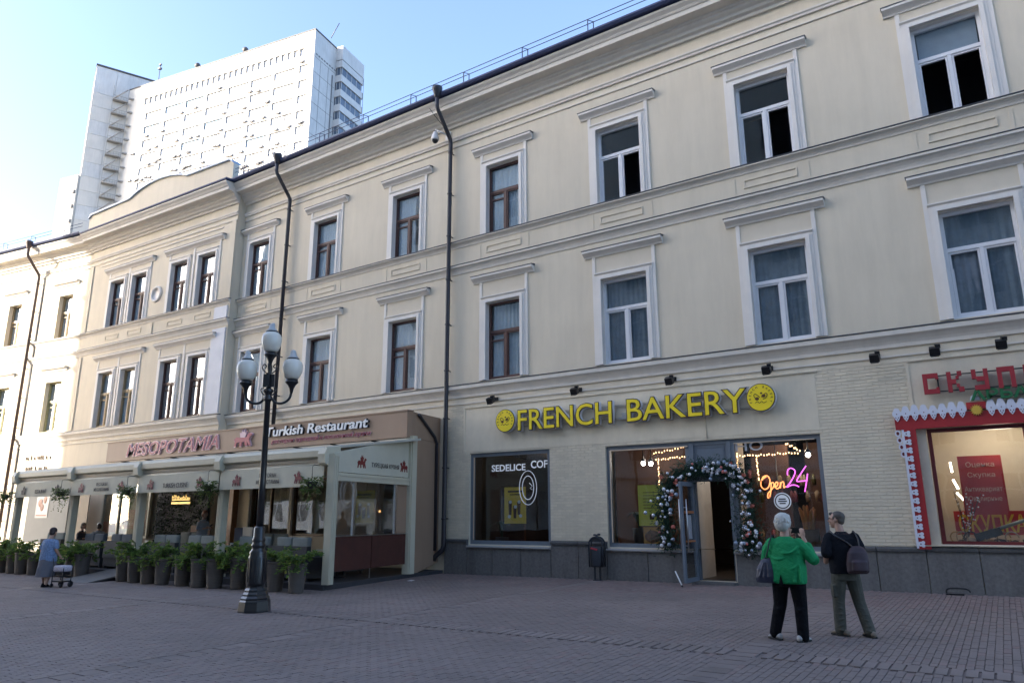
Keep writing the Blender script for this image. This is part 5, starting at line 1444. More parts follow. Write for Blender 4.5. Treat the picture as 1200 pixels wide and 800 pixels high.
put("pane", unit_pane(GLASSC), o, (-.30, .15, 2.2), (0, 0, 0), (1.62, 1, 2.3)); put("pane", unit_pane(GLASSC), o, (1.86, .15, 2.2), (0, 0, 0), (2.48, 1, 2.3))
BGE = mat("beige_display_back", (.50, .43, .33), .8, .06)
f = MB(); f.box(-1.3, 3.4, 1.5, 1.6, .9, 3.6); f.box(-1.4, -1.3, .3, 1.6, .9, 3.6); f.box(3.4, 3.5, .3, 1.6, .9, 3.6); f.box(-1.3, 3.4, .3, 1.5, 3.55, 3.6); f.box(-1.3, 3.4, .3, 1.5, .9, .99); f.build("display_box", BGE, main)
f = MB()
for x in (-.5, .15, .8, 2.0): f.lathe([(.11, 0), (.11, .012)], 14, (x, .9, 3.535))
f.each("ceiling_spot", mat("display_spot", (.9, .85, .75), .5, 0, emit=(1, .9, .72), estr=3), main)
lamp("display_lamp", .1, .5, 3.3, 9, (1, .86, .70), .3)
t = thing("shop_poster", "red poster with thin pale Cyrillic lines hanging in the antiques window", "poster", (-.34, .62, 1.60))
f = MB(); f.box(-.38, .42, 0, .02, 0, 1.24); f.build("sheet", mat("red_poster", (.42, .022, .018), .5, .06), t)
PT = mat("pale_poster_print", (.70, .45, .33), .5, 0)
for i, (s_, w) in enumerate((("Оценка", .52), ("Скупка", .50), ("Антиквариат", .68), ("Ювелирные", .62))):
    z = (.98, .76, .46, .26)[i]; text_part("poster_lettering", s_, t, .02 - w / 2, .02 + w / 2, z, z + .13, -.001, PT, [(0, -.004, .003, 0)])
t = thing("window_banner", "long red banner with yellow block lettering at the foot of the antiques window", "banner", (-.95, .95, 1.18))
f = MB(); f.box(0, 2.4, 0, .02, 0, .50); f.build("sheet", MATS["red_poster"], t); text_part("banner_lettering", "СКУПКА", t, .08, 1.3, .06, .42, -.001, mat("yellow_banner_print", (.65, .42, .03), .5, .1), [(.02, -.005, .004, 0)])
JUNK = mat("dark_old_iron", (.02, .018, .018), .5, .3, 10); BRS = mat("dull_brass", (.30, .22, .10), .4, .2, 6, metal=.6)
t = thing("old_bicycle_lamp_pile", "heap of dark old ironware and curios lying in the antiques window", "curios", (-.2, .7, .99)); r_ = random.Random(4)
for i in range(26):
    f = MB(); x = r_.uniform(-.75, .9); k = i % 3
    if k == 0: f.obox((x, r_.uniform(-.2, .25), .05), (r_.uniform(.1, .35), .1, .08), (r_.uniform(-.4, .4), r_.uniform(-.5, .5), r_.uniform(0, 3)))
    elif k == 1: f.ell((x, r_.uniform(-.2, .2), .05), (.07, .06, .05), 8, 6)
    else: f.tube([(x + .12 * math.cos(a * .5), r_.uniform(-.05, .05), .14 + .12 * math.sin(a * .5)) for a in range(13)], .014, 5)
    f.build("curio", (JUNK, JUNK, BRS, mat("pale_stoneware", (.35, .30, .24), .6, .2, 9))[r_.randrange(4)], t)
t = thing("brass_telescope", "old pale telescope tube leaning over the curios in the antiques window", "telescope", (.1, .5, 1.12))
f = MB(); f.tube([(-.35, 0, .16), (.30, 0, .40)], .035, 10); f.build("tube", mat("grey_green_tube", (.16, .18, .15), .5), t); f = MB(); f.tube([(.30, 0, .40), (.42, 0, .445)], .024, 10); f.tube([(-.44, 0, .12), (-.35, 0, .16)], .05, 10); f.build("eyepiece", JUNK, t); f = MB(); f.obox((-.45, 0, .08), (.5, .22, .16), (0, -.3, 0)); f.build("stand", JUNK, t)
t = thing("paper_sheet", "folded white paper lying on the dark case in the antiques window", "paper", (.45, .45, 1.12)); f = MB(); f.obox((0, 0, .06), (.34, .02, .2), (-.5, -.35, 0)); f.build("sheet", WHITE, t); f = MB(); f.obox((.15, .05, -.04), (.75, .25, .14), (0, -.12, 0)); f.build("case", JUNK, t)
t = thing("blossom_branch", "thin bare branches with small white blossoms in the antiques window", "branches", (-.75, .55, .99)); f = MB(); g = MB()
for i in range(7):
    a = r_.uniform(-.3, .7); h = r_.uniform(.7, 1.1); p = crom([(0, 0, 0), (a * .4, .05, h * .5), (a, .0, h)], 5); f.tube(p, .006, 4)
    for q in p[4:]: g.ell(q + Vector((r_.uniform(-.06, .06), -.02, r_.uniform(-.05, .05))), .016, 6, 4)
f.build("twig", JUNK, t); stuff(g.build("blossom", WHITE, t))
for i, (x, z, a) in enumerate(((-.86, 2.62, -.05), (-.82, 2.25, -.35), (-.76, 1.98, -.6))):
    t = thing("tube_lamp", "short lit tube lamp in the antiques window, %s of the slanting three" % ("top one", "middle one", "lowest")[i], "lamp", (x, .75, z)); f = MB(); f.tube([(-.11 * math.sin(-a), 0, .11 * math.cos(a)), (.11 * math.sin(-a), 0, -.11 * math.cos(a))], .02, 8); f.build("tube", mat("lit_tube", (.9, .85, .75), .4, 0, emit=(1, .88, .68), estr=3), t); f = MB(); f.tube([(0, .02, 0), (0, .75, 0)], .01, 5); f.build("arm", JUNK, t)
# ------------------------------------------------------------------ street furniture
LAMPB = mat("black_cast_iron", (.010, .011, .013), .32, .3, 6, .1, 60, coat=.3)
OPAL = mat("opal_lamp_glass", (.78, .74, .64), .25, .03, 3, spec=.6)
lx, ly = -12.07, -8.74
lean = Matrix.Rotation(-.012, 4, Vector((math.sin(-.95), math.cos(-.95), 0)))
lp = thing("street_lamp", "black cast-iron street lamp with three opal globes standing before the terrace", "street lamp", gp(lx, ly), math.radians(38))
lp.rotation_euler = (lean @ Matrix.Rotation(math.radians(38), 4, "Z")).to_euler()
f = MB()
oct_ = 8
f.lathe([(.30, 0), (.30, .03), (.285, .19), (.265, .22), (.27, .25), (.235, .29), (.235, .32), (.205, .36), (.205, .39), (.175, .43), (.175, .46)], oct_, sm=False)
f.build("base", LAMPB, lp)
f = MB(); f.lathe([(.165, .46), (.17, .52), (.17, 1.0), (.155, 1.04), (.165, 1.07), (.13, 1.12), (.115, 1.16), (.135, 1.19), (.135, 1.22), (.11, 1.25), (.125, 1.29), (.125, 1.32), (.105, 1.36), (.105, 1.52), (.085, 1.56)], 16)
for i in range(12):
    a = i * math.pi / 6; f.obox((.168 * math.cos(a), .168 * math.sin(a), .76), (.03, .02, .44), (0, 0, a + math.pi / 2))
f.build("pedestal", LAMPB, lp)
f = MB(); f.lathe([(.068, 1.56), (.062, 2.4), (.055, 4.0), (.075, 4.02), (.085, 4.06), (.07, 4.1), (.07, 4.16), (.10, 4.2), (.10, 4.24), (.05, 4.27), (.035, 4.30), (.035, 4.85), (.05, 4.88)], 14); f.build("pole", LAMPB, lp)
f = MB()
for a in (0, math.pi / 2, math.pi, -math.pi / 2):
    R_ = Matrix.Rotation(a, 3, 'Z')
    f.box(.075 * math.cos(a) - .035, .075 * math.cos(a) + .035, .075 * math.sin(a) - .035, .075 * math.sin(a) + .035, 4.30, 4.56)
    f.tube([R_ @ Vector(p) for p in crom([(.04, 0, 4.58), (.10, 0, 4.62), (.15, 0, 4.70), (.11, 0, 4.77), (.07, 0, 4.72), (.10, 0, 4.69)], 4)], .013, 5)
    f.tube([R_ @ Vector(p) for p in crom([(.05, 0, 4.12), (.12, 0, 4.17), (.15, 0, 4.25), (.10, 0, 4.28)], 4)], .013, 5)
f.build("scroll_work", LAMPB, lp)
def globe(x, z, s=1.0, lab=None):
    f = MB(); f.lathe([(.012 * s, z - .34), (.03 * s, z - .30), (.045, z - .22), (.075, z - .15), (.125, z - .10), (.135, z - .08), (.12, z - .07), (.12, z - .03), (.09, z - .03)], 14, (x, 0, 0)); f.build("lamp_cup", LAMPB, lp)
    f = MB(); f.lathe([(.10, -.03), (.15, .02), (.185, .10), (.20, .19), (.198, .27), (.175, .34), (.13, .38), (.12, .385)], 20, (x, 0, z)); o = f.build("globe", OPAL, lp)
    f = MB(); f.lathe([(.125, .383), (.128, .40), (.125, .41)], 16, (x, 0, z), 1); f.lathe([(.115, .41), (.10, .44), (.07, .47), (.055, .53), (.05, .57), (.03, .585)], 14, (x, 0, z), 0); f.build("globe_cap", [mat("pale_metal_cap", (.5, .52, .52), .4, .05), LAMPB], o)
globe(0, 5.05)
for s in (-1, 1):
    f = MB(); f.tube(crom([(s * .05, 0, 4.10), (s * .15, 0, 3.98), (s * .30, 0, 3.97), (s * .42, 0, 4.06), (s * .455, 0, 4.22), (s * .455, 0, 4.40)], 6), .026, 8); f.build("arm", LAMPB, lp)
    globe(s * .455, 4.46 if s < 0 else 4.48)
lb = thing("litter_bin", "dark arch-topped litter bin with a red sticker, between the shop windows", "bin", gp(-9.1, -.36), math.radians(12))
BIN = mat("dark_bin_paint", (.022, .026, .034), .45, .25, 6, stain=.2)
f = MB(); out = [(-.17, .34), (.17, .34), (.185, .92)] + [(.185 * math.cos(a), .92 + .2 * math.sin(a)) for a in [math.pi * k / 10 for k in range(1, 10)]] + [(-.185, .92)]
inn = [(-.13, .86), (.13, .86), (.14, .92)] + [(.14 * math.cos(a), .92 + .15 * math.sin(a)) for a in [math.pi * k / 10 for k in range(1, 10)]] + [(-.14, .92)]
f.rings([(0, 0, .34, .165, .13, .6), (0, 0, .38, .17, .135, .6), (0, 0, .84, .18, .14, .6), (0, 0, .86, .17, .13, .6)], 20); f.build("bucket", BIN, lb)
f = MB()
for y in (-.13, .13): f.tube([(x, y, z) for x, z in [(-.175, .34)] + [(-.185, .80)] + [(.185 * math.cos(a), .90 + .2 * math.sin(a)) for a in [math.pi - math.pi * k / 10 for k in range(0, 11)]] + [(.185, .8), (.175, .34)]], .022, 6)
f.build("arch", BIN, lb)
f = MB(); f.prism([(.17 * math.cos(a), -.12, .92 + .17 * math.sin(a)) for a in [math.pi * k / 10 for k in range(1, 10)]], (0, .24, 0)); f.build("hood", BIN, lb)
f = MB(); f.ell((0, 0, 1.12), (.035, .035, .05)); f.ell((-.05, 0, 1.15), (.05, .03, .025)); f.ell((.06, 0, 1.16), (.05, .03, .03)); f.build("crest", BIN, lb)
for x in (-.07, .07):
    f = MB(); f.box(x - .02, x + .02, -.02, .02, 0, .36); f.build("leg", BIN, lb)
f = MB(); f.box(-.11, .11, -.08, .08, 0, .02); f.build("foot_plate", BIN, lb)
f = MB(); f.obox((-.04, -.152, .80), (.18, .006, .045), (0, .25, 0)); f.build("sticker", mat("red_sticker", (.45, .05, .07), .5, 0), lb)
for i, (x, y, w, lab) in enumerate([(-1.0, -.35, .5, "small black iron boot scraper at the foot of the plinth right of the man")]):
    t = thing("boot_scraper", lab, "boot scraper", gp(x, y)); f = MB(); f.tube(crom([(-.2, 0, 0), (-.2, 0, .09), (-.12, 0, .13), (.12, 0, .13), (.2, 0, .09), (.2, 0, .06)], 4), .018, 6); f.box(-.22, .1, -.05, .05, 0, .03); f.build("bar", BLACK, t)
t = thing("paper_scrap", "small white paper scrap lying on the paving in front of the maroon terrace panels", "litter", gp(-13.6, -2.6)); f = MB(); f.add([(-.1, -.05, .008), (.09, -.06, .012), (.11, .06, .03), (-.07, .05, .01), (0, 0, .035)], [(0, 1, 4), (1, 2, 4), (2, 3, 4), (3, 0, 4)]); f.build("sheet", WHITE, t)
# ------------------------------------------------------------------ people
SKIN = mat("skin", (.42, .25, .18), .5, .06, 12)
HAIRW = mat("silver_grey_hair", (.50, .50, .46), .6, .25, 25); HAIRD = mat("dark_grey_hair", (.075, .062, .05), .55, .3, 25); HAIRR = mat("auburn_hair", (.20, .062, .025), .5, .25, 25); HAIRB = mat("dark_brown_hair", (.045, .028, .022), .55, .3, 25)
GREENC = mat("green_blouse_cloth", (.016, .25, .09), .75, .10, 6, .6, 19, bdist=.03, spec=.15); BLK = mat("black_trouser_cloth", (.006, .006, .008), .9, .3, 6, .6, 24, bdist=.03, spec=.15); BLT = mat("black_cotton", (.010, .011, .016), .85, .2, 6, .6, 19, bdist=.03, spec=.15)
OLIVE = mat("grey_olive_trouser_cloth", (.085, .085, .070), .85, .2, 5, .6, 16, bdist=.03, spec=.15); NAVYB = mat("navy_bag_leather", (.018, .022, .045), .45, .25, 8); MAUVE = mat("dark_mauve_nylon", (.040, .022, .030), .6, .25, 8); SHOES = mat("silver_shoe", (.38, .37, .36), .45, .1); SHOET = mat("tan_shoe", (.24, .19, .14), .7, .25, 15); SOLE = mat("dark_sole", (.02, .02, .02), .8)
def fuse(mb, name, m, vox=.008, smooth=3, parent=None, dec=None):
    me = mb.mesh(name, m); o = bpy.data.objects.new(name, me); COL.objects.link(o)
    r = o.modifiers.new("remesh", 'REMESH'); r.mode = 'VOXEL'; r.voxel_size = vox; r.use_smooth_shade = True
    s = o.modifiers.new("smooth", 'SMOOTH'); s.iterations = smooth; s.factor = .5
    if dec: d = o.modifiers.new("decimate", 'DECIMATE'); d.ratio = dec
    dg = bpy.context.evaluated_depsgraph_get(); me2 = bpy.data.meshes.new_from_object(o.evaluated_get(dg))
    bpy.data.objects.remove(o); bpy.data.meshes.remove(me)
    me2.name = name
    if not me2.materials: me2.materials.append(m)
    for p in me2.polygons: p.use_smooth = True
    return put(name, me2, parent)
def limb(mb, pts, rad, n=12):
    mb.tube(pts, rad, n)
    for p, r in ((pts[0], rad[0]), (pts[-1], rad[-1])): mb.ell(p, r, 12, 8)
def hand(mb, w, d, side, curl=.5, size=1.0, palm_n=None):
    """palm and five fingers from the wrist w along d; palm_n = direction the palm faces; side = thumb direction"""
    w = Vector(w); d = Vector(d).normalized(); s = Vector(side); s = (s - d * s.dot(d)).normalized(); pn = d.cross(s) if palm_n is None else Vector(palm_n)
    pn = (pn - d * pn.dot(d)); pn = pn.normalized(); k = size
    R = Matrix((s, d, pn)).transposed()
    mb.ell(w + d * .045 * k, (.040 * k, .055 * k, .017 * k), 12, 8, 0, R.to_euler())
    for i, (off, L) in enumerate(((.029, .068), (.010, .078), (-.010, .072), (-.028, .055))):
        p0 = w + d * .085 * k + s * off * k
        p1 = p0 + (d * math.cos(curl * .6) + pn * math.sin(curl * .6)) * L * .45 * k
        p2 = p1 + (d * math.cos(curl * 1.5) + pn * math.sin(curl * 1.5)) * L * .32 * k
        p3 = p2 + (d * math.cos(curl * 2.3) + pn * math.sin(curl * 2.3)) * L * .26 * k
        limb(mb, [p0 - d * .02 * k, p0, p1, p2, p3], [.0095 * k, .0095 * k, .0088 * k, .008 * k, .007 * k], 8)
    t0 = w + d * .025 * k + s * .03 * k; t1 = t0 + (s * .7 + d * .6 + pn * .25).normalized() * .036 * k; t2 = t1 + (s * .25 + d * .85 + pn * .5).normalized() * .03 * k
    limb(mb, [t0, t1, t2], [.013 * k, .0105 * k, .0085 * k], 8)
def head(mb, c, f, k=1.0, jaw=1.0):
    """skull, jaw, nose, ears; f = facing direction; c = head centre"""
    c = Vector(c); f = Vector(f).normalized(); u = Vector((0, 0, 1)); r = f.cross(u).normalized(); u = r.cross(f)
    R = Matrix((r, f, u)).transposed().to_euler()
    P = lambda x, y, z: c + (r * x + f * y + u * z) * k
    mb.ell(P(0, -.012, .035), (.074 * k, .095 * k, .085 * k), 16, 12, 0, R)
    mb.ell(P(0, .022, -.03), (.060 * k, .070 * k, .075 * k), 14, 10, 0, R); mb.ell(P(0, .045, -.075), (.036 * k * jaw, .04 * k, .032 * k), 12, 8, 0, R)
    limb(mb, [P(0, .088, .02), P(0, .108, -.012), P(0, .100, -.02)], [.010 * k, .014 * k, .012 * k], 8)
    mb.ell(P(0, .085, -.052), (.022 * k, .012 * k, .007 * k), 8, 6, 0, R); mb.ell(P(0, .078, .035), (.05 * k, .018 * k, .012 * k), 10, 6, 0, R)
    for s in (-1, 1):
        mb.ell(P(s * .076, -.005, -.005), (.010 * k, .020 * k, .032 * k), 8, 6, 0, R); mb.ell(P(s * .035, .066, -.015), (.022 * k, .02 * k, .018 * k), 8, 6, 0, R)
    return P, R
def face_bits(P, R, root, k=1.0, lipc=(.30, .09, .08)):
    f = MB()
    for s in (-1, 1): f.ell(P(s * .030, .083, .010), (.011 * k, .006 * k, .006 * k), 8, 6, 0, R); f.ell(P(s * .030, .0885, .010), (.005 * k, .003 * k, .005 * k), 8, 6, 1, R)
    f.build("eyes", [WHITE, BLACK], root)
    f = MB(); f.ell(P(0, .096, -.052), (.020 * k, .006 * k, .006 * k), 8, 6, 0, R); f.build("lips", mat("lips", lipc, .5, 0), root)
    f = MB()
    for s in (-1, 1): f.ell(P(s * .032, .087, .032), (.016 * k, .004 * k, .0035 * k), 8, 5, 0, R)
    f.build("eyebrows", HAIRD, root)
def shoe(root, x, y, ang, m, L=.25, heel=True, z=0.0, pitch=0.0, low=False):
    f = MB(); vs = []
    sec = [(-.5, .030, .055), (-.44, .036, .075), (-.25, .037, .075 if not low else .05), (0, .040, .06), (.22, .046, .045), (.40, .038, .032), (.5, .018, .02)]
    n = 12
    for t, w, h in sec:
        for j in range(n):
            a = 2 * math.pi * j / n; vs.append((w * math.cos(a), t * L, .018 + max(0, h * (.5 + .5 * math.sin(a)))))
    f.add(vs, [(i * n + j, i * n + (j + 1) % n, (i + 1) * n + (j + 1) % n, (i + 1) * n + j) for i in range(len(sec) - 1) for j in range(n)] + [tuple(range(n - 1, -1, -1)), tuple(range((len(sec) - 1) * n, len(sec) * n))], 0, True)
    f.prism([(-.034, -.5 * L, 0), (.034, -.5 * L, 0), (.048, .22 * L, 0), (.03, .46 * L, 0), (-.03, .46 * L, 0), (-.048, .22 * L, 0)], (0, 0, .022), 1)
    return f.build("shoe", [m, SOLE], root, (x, y, z), (pitch, 0, ang))
# ---- woman in green, seen from behind, photographing the shop window (x right, y forward)
wm = thing("person", "woman with short silver hair, bright green blouse and black trousers holding up a phone", "person", gp(-2.60, -7.28), math.radians(-4))
b = MB()
limb(b, [(0, -.02, 1.30), (0, .0, 1.37), (0, .015, 1.44)], [.07, .064, .060])
P, R = head(b, (0, .02, 1.528), (.25, 1, .06), 1.02)
b.rings([(0, 0, .78, .20, .14), (0, 0, .95, .22, .15), (0, 0, 1.1, .20, .135), (0, -.01, 1.26, .20, .11), (0, -.01, 1.34, .10, .075)], 18)
limb(b, [(.19, -.01, 1.27), (.335, .02, 1.06), (.26, .20, 1.14), (.17, .27, 1.34)], [.055, .046, .040, .027]); hand(b, (.17, .27, 1.34), (-.15, .12, 1), (-1, .2, 0), .7, 1.0, (-.3, .9, .2))
limb(b, [(-.20, -.01, 1.27), (-.30, .06, 1.05), (-.20, .26, 1.16), (-.06, .30, 1.36)], [.055, .046, .040, .027]); hand(b, (-.06, .30, 1.36), (.35, .1, 1), (1, .2, 0), .7, 1.0, (.4, .9, .2))
for s, kx, fx in ((-1, -.14, -.23), (1, .12, .13)): limb(b, [(s * .10, 0, .84), (kx, .02, .46), (fx, -.02, .09)], [.10, .065, .045])
fuse(b, "body", SKIN, .006, 2, wm, .35); face_bits(P, R, wm)
b = MB()      # blouse
b.rings([(0, 0, .74, .235, .165, .85), (0, 0, .82, .245, .175, .85), (0, 0, .94, .25, .18, .85), (0, .005, 1.06, .236, .168, .85), (0, 0, 1.18, .238, .15, .85), (0, -.012, 1.27, .225, .118, .9), (0, -.012, 1.315, .16, .09), (0, -.008, 1.35, .095, .075), (0, -.006, 1.362, .08, .066)], 24)
limb(b, [(.18, -.012, 1.262), (.26, .0, 1.18), (.355, .02, 1.05), (.345, .07, 1.045), (.28, .18, 1.12), (.235, .235, 1.23)], [.082, .080, .076, .074, .066, .054]); limb(b, [(-.18, -.012, 1.262), (-.26, .02, 1.17), (-.315, .06, 1.05), (-.22, .22, 1.12), (-.15, .28, 1.22)], [.082, .080, .074, .066, .054])
for z, dx in ((.98, .1), (1.1, -.05), (1.18, .08)): b.tube(crom([(-.2, -.10, z), (dx, -.162, z - .04), (.2, -.10, z + .05)], 5), .016, 6)
for x in (-.2, -.12, .05, .13, .2): b.tube([(x, -.12 - .03 * (1 - abs(x) * 4), 1.0), (x * 1.1, -.15, .76)], [.012, .028], 6)
bl = fuse(b, "blouse", GREENC, .009, 4, wm)
f = MB(); f.prism([(-.075, -.19, .735), (-.02, -.19, .735), (-.042, -.186, .86)], (0, .04, 0)); f.build("back_slit", BLK, bl)
b = MB()
b.rings([(0, 0, .70, .215, .15), (0, 0, .80, .225, .155), (0, 0, .90, .22, .15)], 20)
limb(b, [(-.11, 0, .78), (-.15, .02, .45), (-.235, -.02, .09)], [.118, .088, .076]); limb(b, [(.11, 0, .78), (.125, .02, .45), (.135, -.02, .06)], [.118, .088, .076])
for s in (-1, 1):
    for z in (.12, .2, .42):
        x = -.235 + (z - .09) * .235 if s < 0 else .132
        b.tube(crom([(x - .055, -.05, z), (x, -.083, z - .02), (x + .055, -.045, z + .015)], 4), .012, 5)
fuse(b, "trousers", BLK, .009, 3, wm)
shoe(wm, -.245, -.01, math.radians(58), SHOES, .24, low=True); shoe(wm, .14, .0, math.radians(-22), SHOES, .24, low=True)
b = MB(); b.ell(P(0, -.024, .058), (.108, .118, .100), 16, 12, 0, R); b.ell(P(0, -.062, -.01), (.104, .078, .09), 14, 10, 0, R); b.ell(P(0, .05, .10), (.07, .05, .035), 12, 8, 0, R)
for s in (-1, 1): b.ell(P(s * .08, -.02, .01), (.026, .055, .06), 10, 8, 0, R)
r_ = random.Random(2)
for i in range(60): 
    a = r_.uniform(0, 6.28); e = r_.uniform(-.4, 1.4); q = (.102 * math.cos(a) * math.cos(e), -.025 + .112 * math.sin(a) * math.cos(e), .055 + .096 * math.sin(e))
    if q[1] < .06 or q[2] > .1: b.tube([P(*q), P(q[0] * 1.12, q[1] * 1.1 - .01, q[2] * 1.05 - .025)], [.012, .006], 5)
fuse(b, "hair", HAIRW, .006, 2, wm, .5)
f = MB(); f.obox((.06, .335, 1.435), (.15, .012, .078), (.1, .05, .15)); f.build("phone", BLACK, wm)
bag = thing("shoulder_bag", "slouchy navy shoulder bag hanging from the shoulder of the woman in green", "bag", gp(-2.60, -7.28, 0), math.radians(-4))
b = MB(); b.rings([(-.27, -.10, .74, .135, .075, .8), (-.27, -.10, .80, .15, .085, .8), (-.265, -.10, .92, .135, .085, .85), (-.245, -.09, 1.03, .09, .055), (-.23, -.085, 1.07, .05, .03)], 20)
for dx in (-.06, 0, .07): b.tube([(-.24 + dx * .4, -.165, 1.02), (-.27 + dx, -.185, .82)], [.008, .016], 5)
fuse(b, "pouch", NAVYB, .008, 3, bag)
f = MB(); f.tube(crom([(-.27, -.10, 1.03), (-.215, -.12, 1.16), (-.175, -.115, 1.30), (-.155, -.03, 1.365), (-.165, .09, 1.27), (-.20, .0, 1.08)], 5), .016, 6, flat=.5); f.build("strap", NAVYB, bag)
# ---- man in black T-shirt, looking left, rucksack on his back
mn = thing("person", "man in black T-shirt and grey-olive trousers looking left beside the woman in green", "person", gp(-2.0, -6.52), math.radians(28))
hf = Vector((-.80, .60, .02))
b = MB()
limb(b, [(0, -.01, 1.34), (-.01, .015, 1.43), (-.015, .03, 1.50)], [.064, .058, .056])
P, R = head(b, (-.03, .05, 1.56), hf, 1.03, 1.15)
b.rings([(0, 0, .80, .17, .12), (0, 0, .95, .18, .125), (0, 0, 1.1, .175, .12), (0, -.01, 1.28, .185, .105), (0, -.01, 1.38, .10, .075)], 18)
limb(b, [(-.20, -.01, 1.31), (-.25, -.05, 1.08), (-.20, .15, .98), (-.10, .22, 1.05)], [.055, .044, .038, .027]); hand(b, (-.10, .22, 1.05), (.9, .3, .25), (0, .3, 1), .5, 1.05)
limb(b, [(.20, -.01, 1.31), (.25, .02, 1.07), (.20, .20, .98), (.08, .24, 1.04)], [.055, .044, .038, .027]); hand(b, (.08, .24, 1.04), (-.9, .3, .2), (0, .3, 1), .5, 1.05)
limb(b, [(-.09, 0, .84), (-.12, .04, .46), (-.13, .02, .09)], [.09, .06, .045]); limb(b, [(.09, 0, .84), (.14, .02, .46), (.20, -.10, .09)], [.09, .06, .045])
fuse(b, "body", SKIN, .006, 2, mn, .35); face_bits(P, R, mn)
b = MB()
b.rings([(0, 0, .83, .195, .14, .85), (0, 0, .92, .20, .148, .85), (0, 0, 1.05, .197, .145, .85), (0, -.005, 1.2, .21, .135, .85), (0, -.012, 1.30, .205, .115, .9), (0, -.012, 1.355, .14, .088), (0, -.006, 1.39, .082, .07), (0, -.004, 1.405, .072, .064)], 24)
limb(b, [(-.17, -.012, 1.315), (-.225, -.03, 1.2), (-.245, -.045, 1.11)], [.08, .078, .074]); limb(b, [(.17, -.012, 1.315), (.225, .0, 1.2), (.245, .01, 1.11)], [.08, .078, .074])
for z in (.9, .98, 1.08): b.tube(crom([(-.17, -.09, z), (0, -.142, z - .03), (.17, -.09, z + .02)], 5), .012, 6)
fuse(b, "t_shirt", BLT, .008, 3, mn)
b = MB()
b.rings([(0, 0, .74, .175, .128), (0, 0, .82, .185, .135), (0, 0, .89, .18, .13)], 20)
limb(b, [(-.092, 0, .80), (-.12, .03, .46), (-.135, .02, .08)], [.105, .083, .078]); limb(b, [(.092, 0, .80), (.145, .0, .46), (.205, -.11, .08)], [.105, .083, .078])
r_ = random.Random(6)
for (x0, y0, x1, y1) in ((-.12, .03, -.135, .02), (.145, 0, .205, -.11)):
    for k in range(6):
        t = k / 5; z = .44 - .36 * t; x = x0 + (x1 - x0) * t; y = y0 + (y1 - y0) * t; w = r_.uniform(-.03, .03)
        b.tube(crom([(x - .058, y - .045, z + w), (x, y - .084, z), (x + .058, y - .04, z - w)], 4), .011, 5)
b.box(-.205, -.17, -.06, .06, .52, .68)
fuse(b, "trousers", OLIVE, .008, 2, mn)
shoe(mn, -.14, .05, math.radians(30), SHOET, .29); shoe(mn, .21, -.07, math.radians(8), SHOET, .29)
b = MB(); b.ell(P(0, -.028, .047), (.078, .098, .083), 16, 12, 0, R); b.ell(P(0, -.06, .0), (.071, .05, .066), 14, 10, 0, R); b.ell(P(0, .06, .088), (.05, .035, .026), 10, 8, 0, R)
for s in (-1, 1): b.ell(P(s * .071, .012, .03), (.010, .018, .03), 8, 6, 0, R)
fuse(b, "hair", HAIRD, .006, 2, mn, .5)
f = MB()
for s in (-1, 1):
    f.tube([P(s * .032 + .024 * math.cos(t), .094, .012 + .019 * math.sin(t)) for t in [i * math.pi / 8 for i in range(17)]], .0016, 5); f.tube([P(s * .056, .092, .014), P(s * .076, .03, .016), P(s * .08, -.01, .01)], .0016, 5)
f.tube([P(-.008, .098, .014), P(.008, .098, .014)], .0016, 5); f.build("spectacles", BLACK, mn)
bp_ = thing("rucksack", "small dark mauve rucksack on the back of the man in the black T-shirt", "rucksack", gp(-2.0, -6.52, 0), math.radians(28))
b = MB(); b.rings([(.11, -.19, .84, .12, .055, .7), (.11, -.205, .87, .145, .08, .7), (.115, -.21, 1.0, .148, .085, .7), (.125, -.20, 1.12, .13, .075, .7), (.135, -.185, 1.19, .09, .055), (.135, -.18, 1.21, .05, .03)], 22); b.rings([(.11, -.265, .87, .095, .04, .7), (.11, -.285, .89, .105, .045, .7), (.113, -.285, 1.0, .105, .04, .7), (.115, -.26, 1.03, .09, .03, .7)], 18)
fuse(b, "pack", MAUVE, .007, 2, bp_)
f = MB(); f.tube(crom([(.10, -.16, 1.18), (.02, -.135, 1.26), (-.12, -.115, 1.35), (-.16, -.02, 1.41), (-.16, .10, 1.33)], 5), .018, 6, flat=.45); f.tube(crom([(.17, -.16, 1.17), (.18, -.125, 1.30), (.165, -.02, 1.405), (.17, .09, 1.32)], 5), .018, 6, flat=.45); f.tube([(.02, -.292, 1.01), (.2, -.292, 1.01)], .004, 5); f.build("strap", mat("grey_webbing", (.10, .10, .11), .8), bp_)
# ---- woman in blue at the far left, pulling a shopping trolley
bx_, by_ = -21.87, -8.06
bw = thing("person", "elderly woman in a blue floral blouse and grey skirt walking with a shopping trolley", "person", gp(bx_, by_), math.radians(20))
BLUEF = mat("blue_floral_cloth", (.17, .25, .40), .8, .45, 26, .6, 24, bdist=.03); SKIRT = mat("grey_skirt_cloth", (.13, .135, .16), .85, .12, 6, .3, 20)
b = MB(); P, R = head(b, (0, .05, 1.42), (0, 1, -.12), .98)
limb(b, [(0, -.02, 1.2), (0, .02, 1.33)], [.056, .052]); b.rings([(0, 0, .75, .19, .14), (0, 0, 1.1, .18, .12), (0, -.01, 1.22, .12, .08)], 16)
limb(b, [(-.19, 0, 1.17), (-.25, -.02, .94), (-.24, .06, .74)], [.05, .042, .027]); hand(b, (-.24, .06, .74), (0, .1, -1), (.2, 1, 0), .4)
limb(b, [(.19, 0, 1.17), (.27, -.05, .96), (.31, .06, .80)], [.05, .042, .027]); hand(b, (.31, .06, .80), (.1, .5, -.8), (-.5, .5, 0), .9)
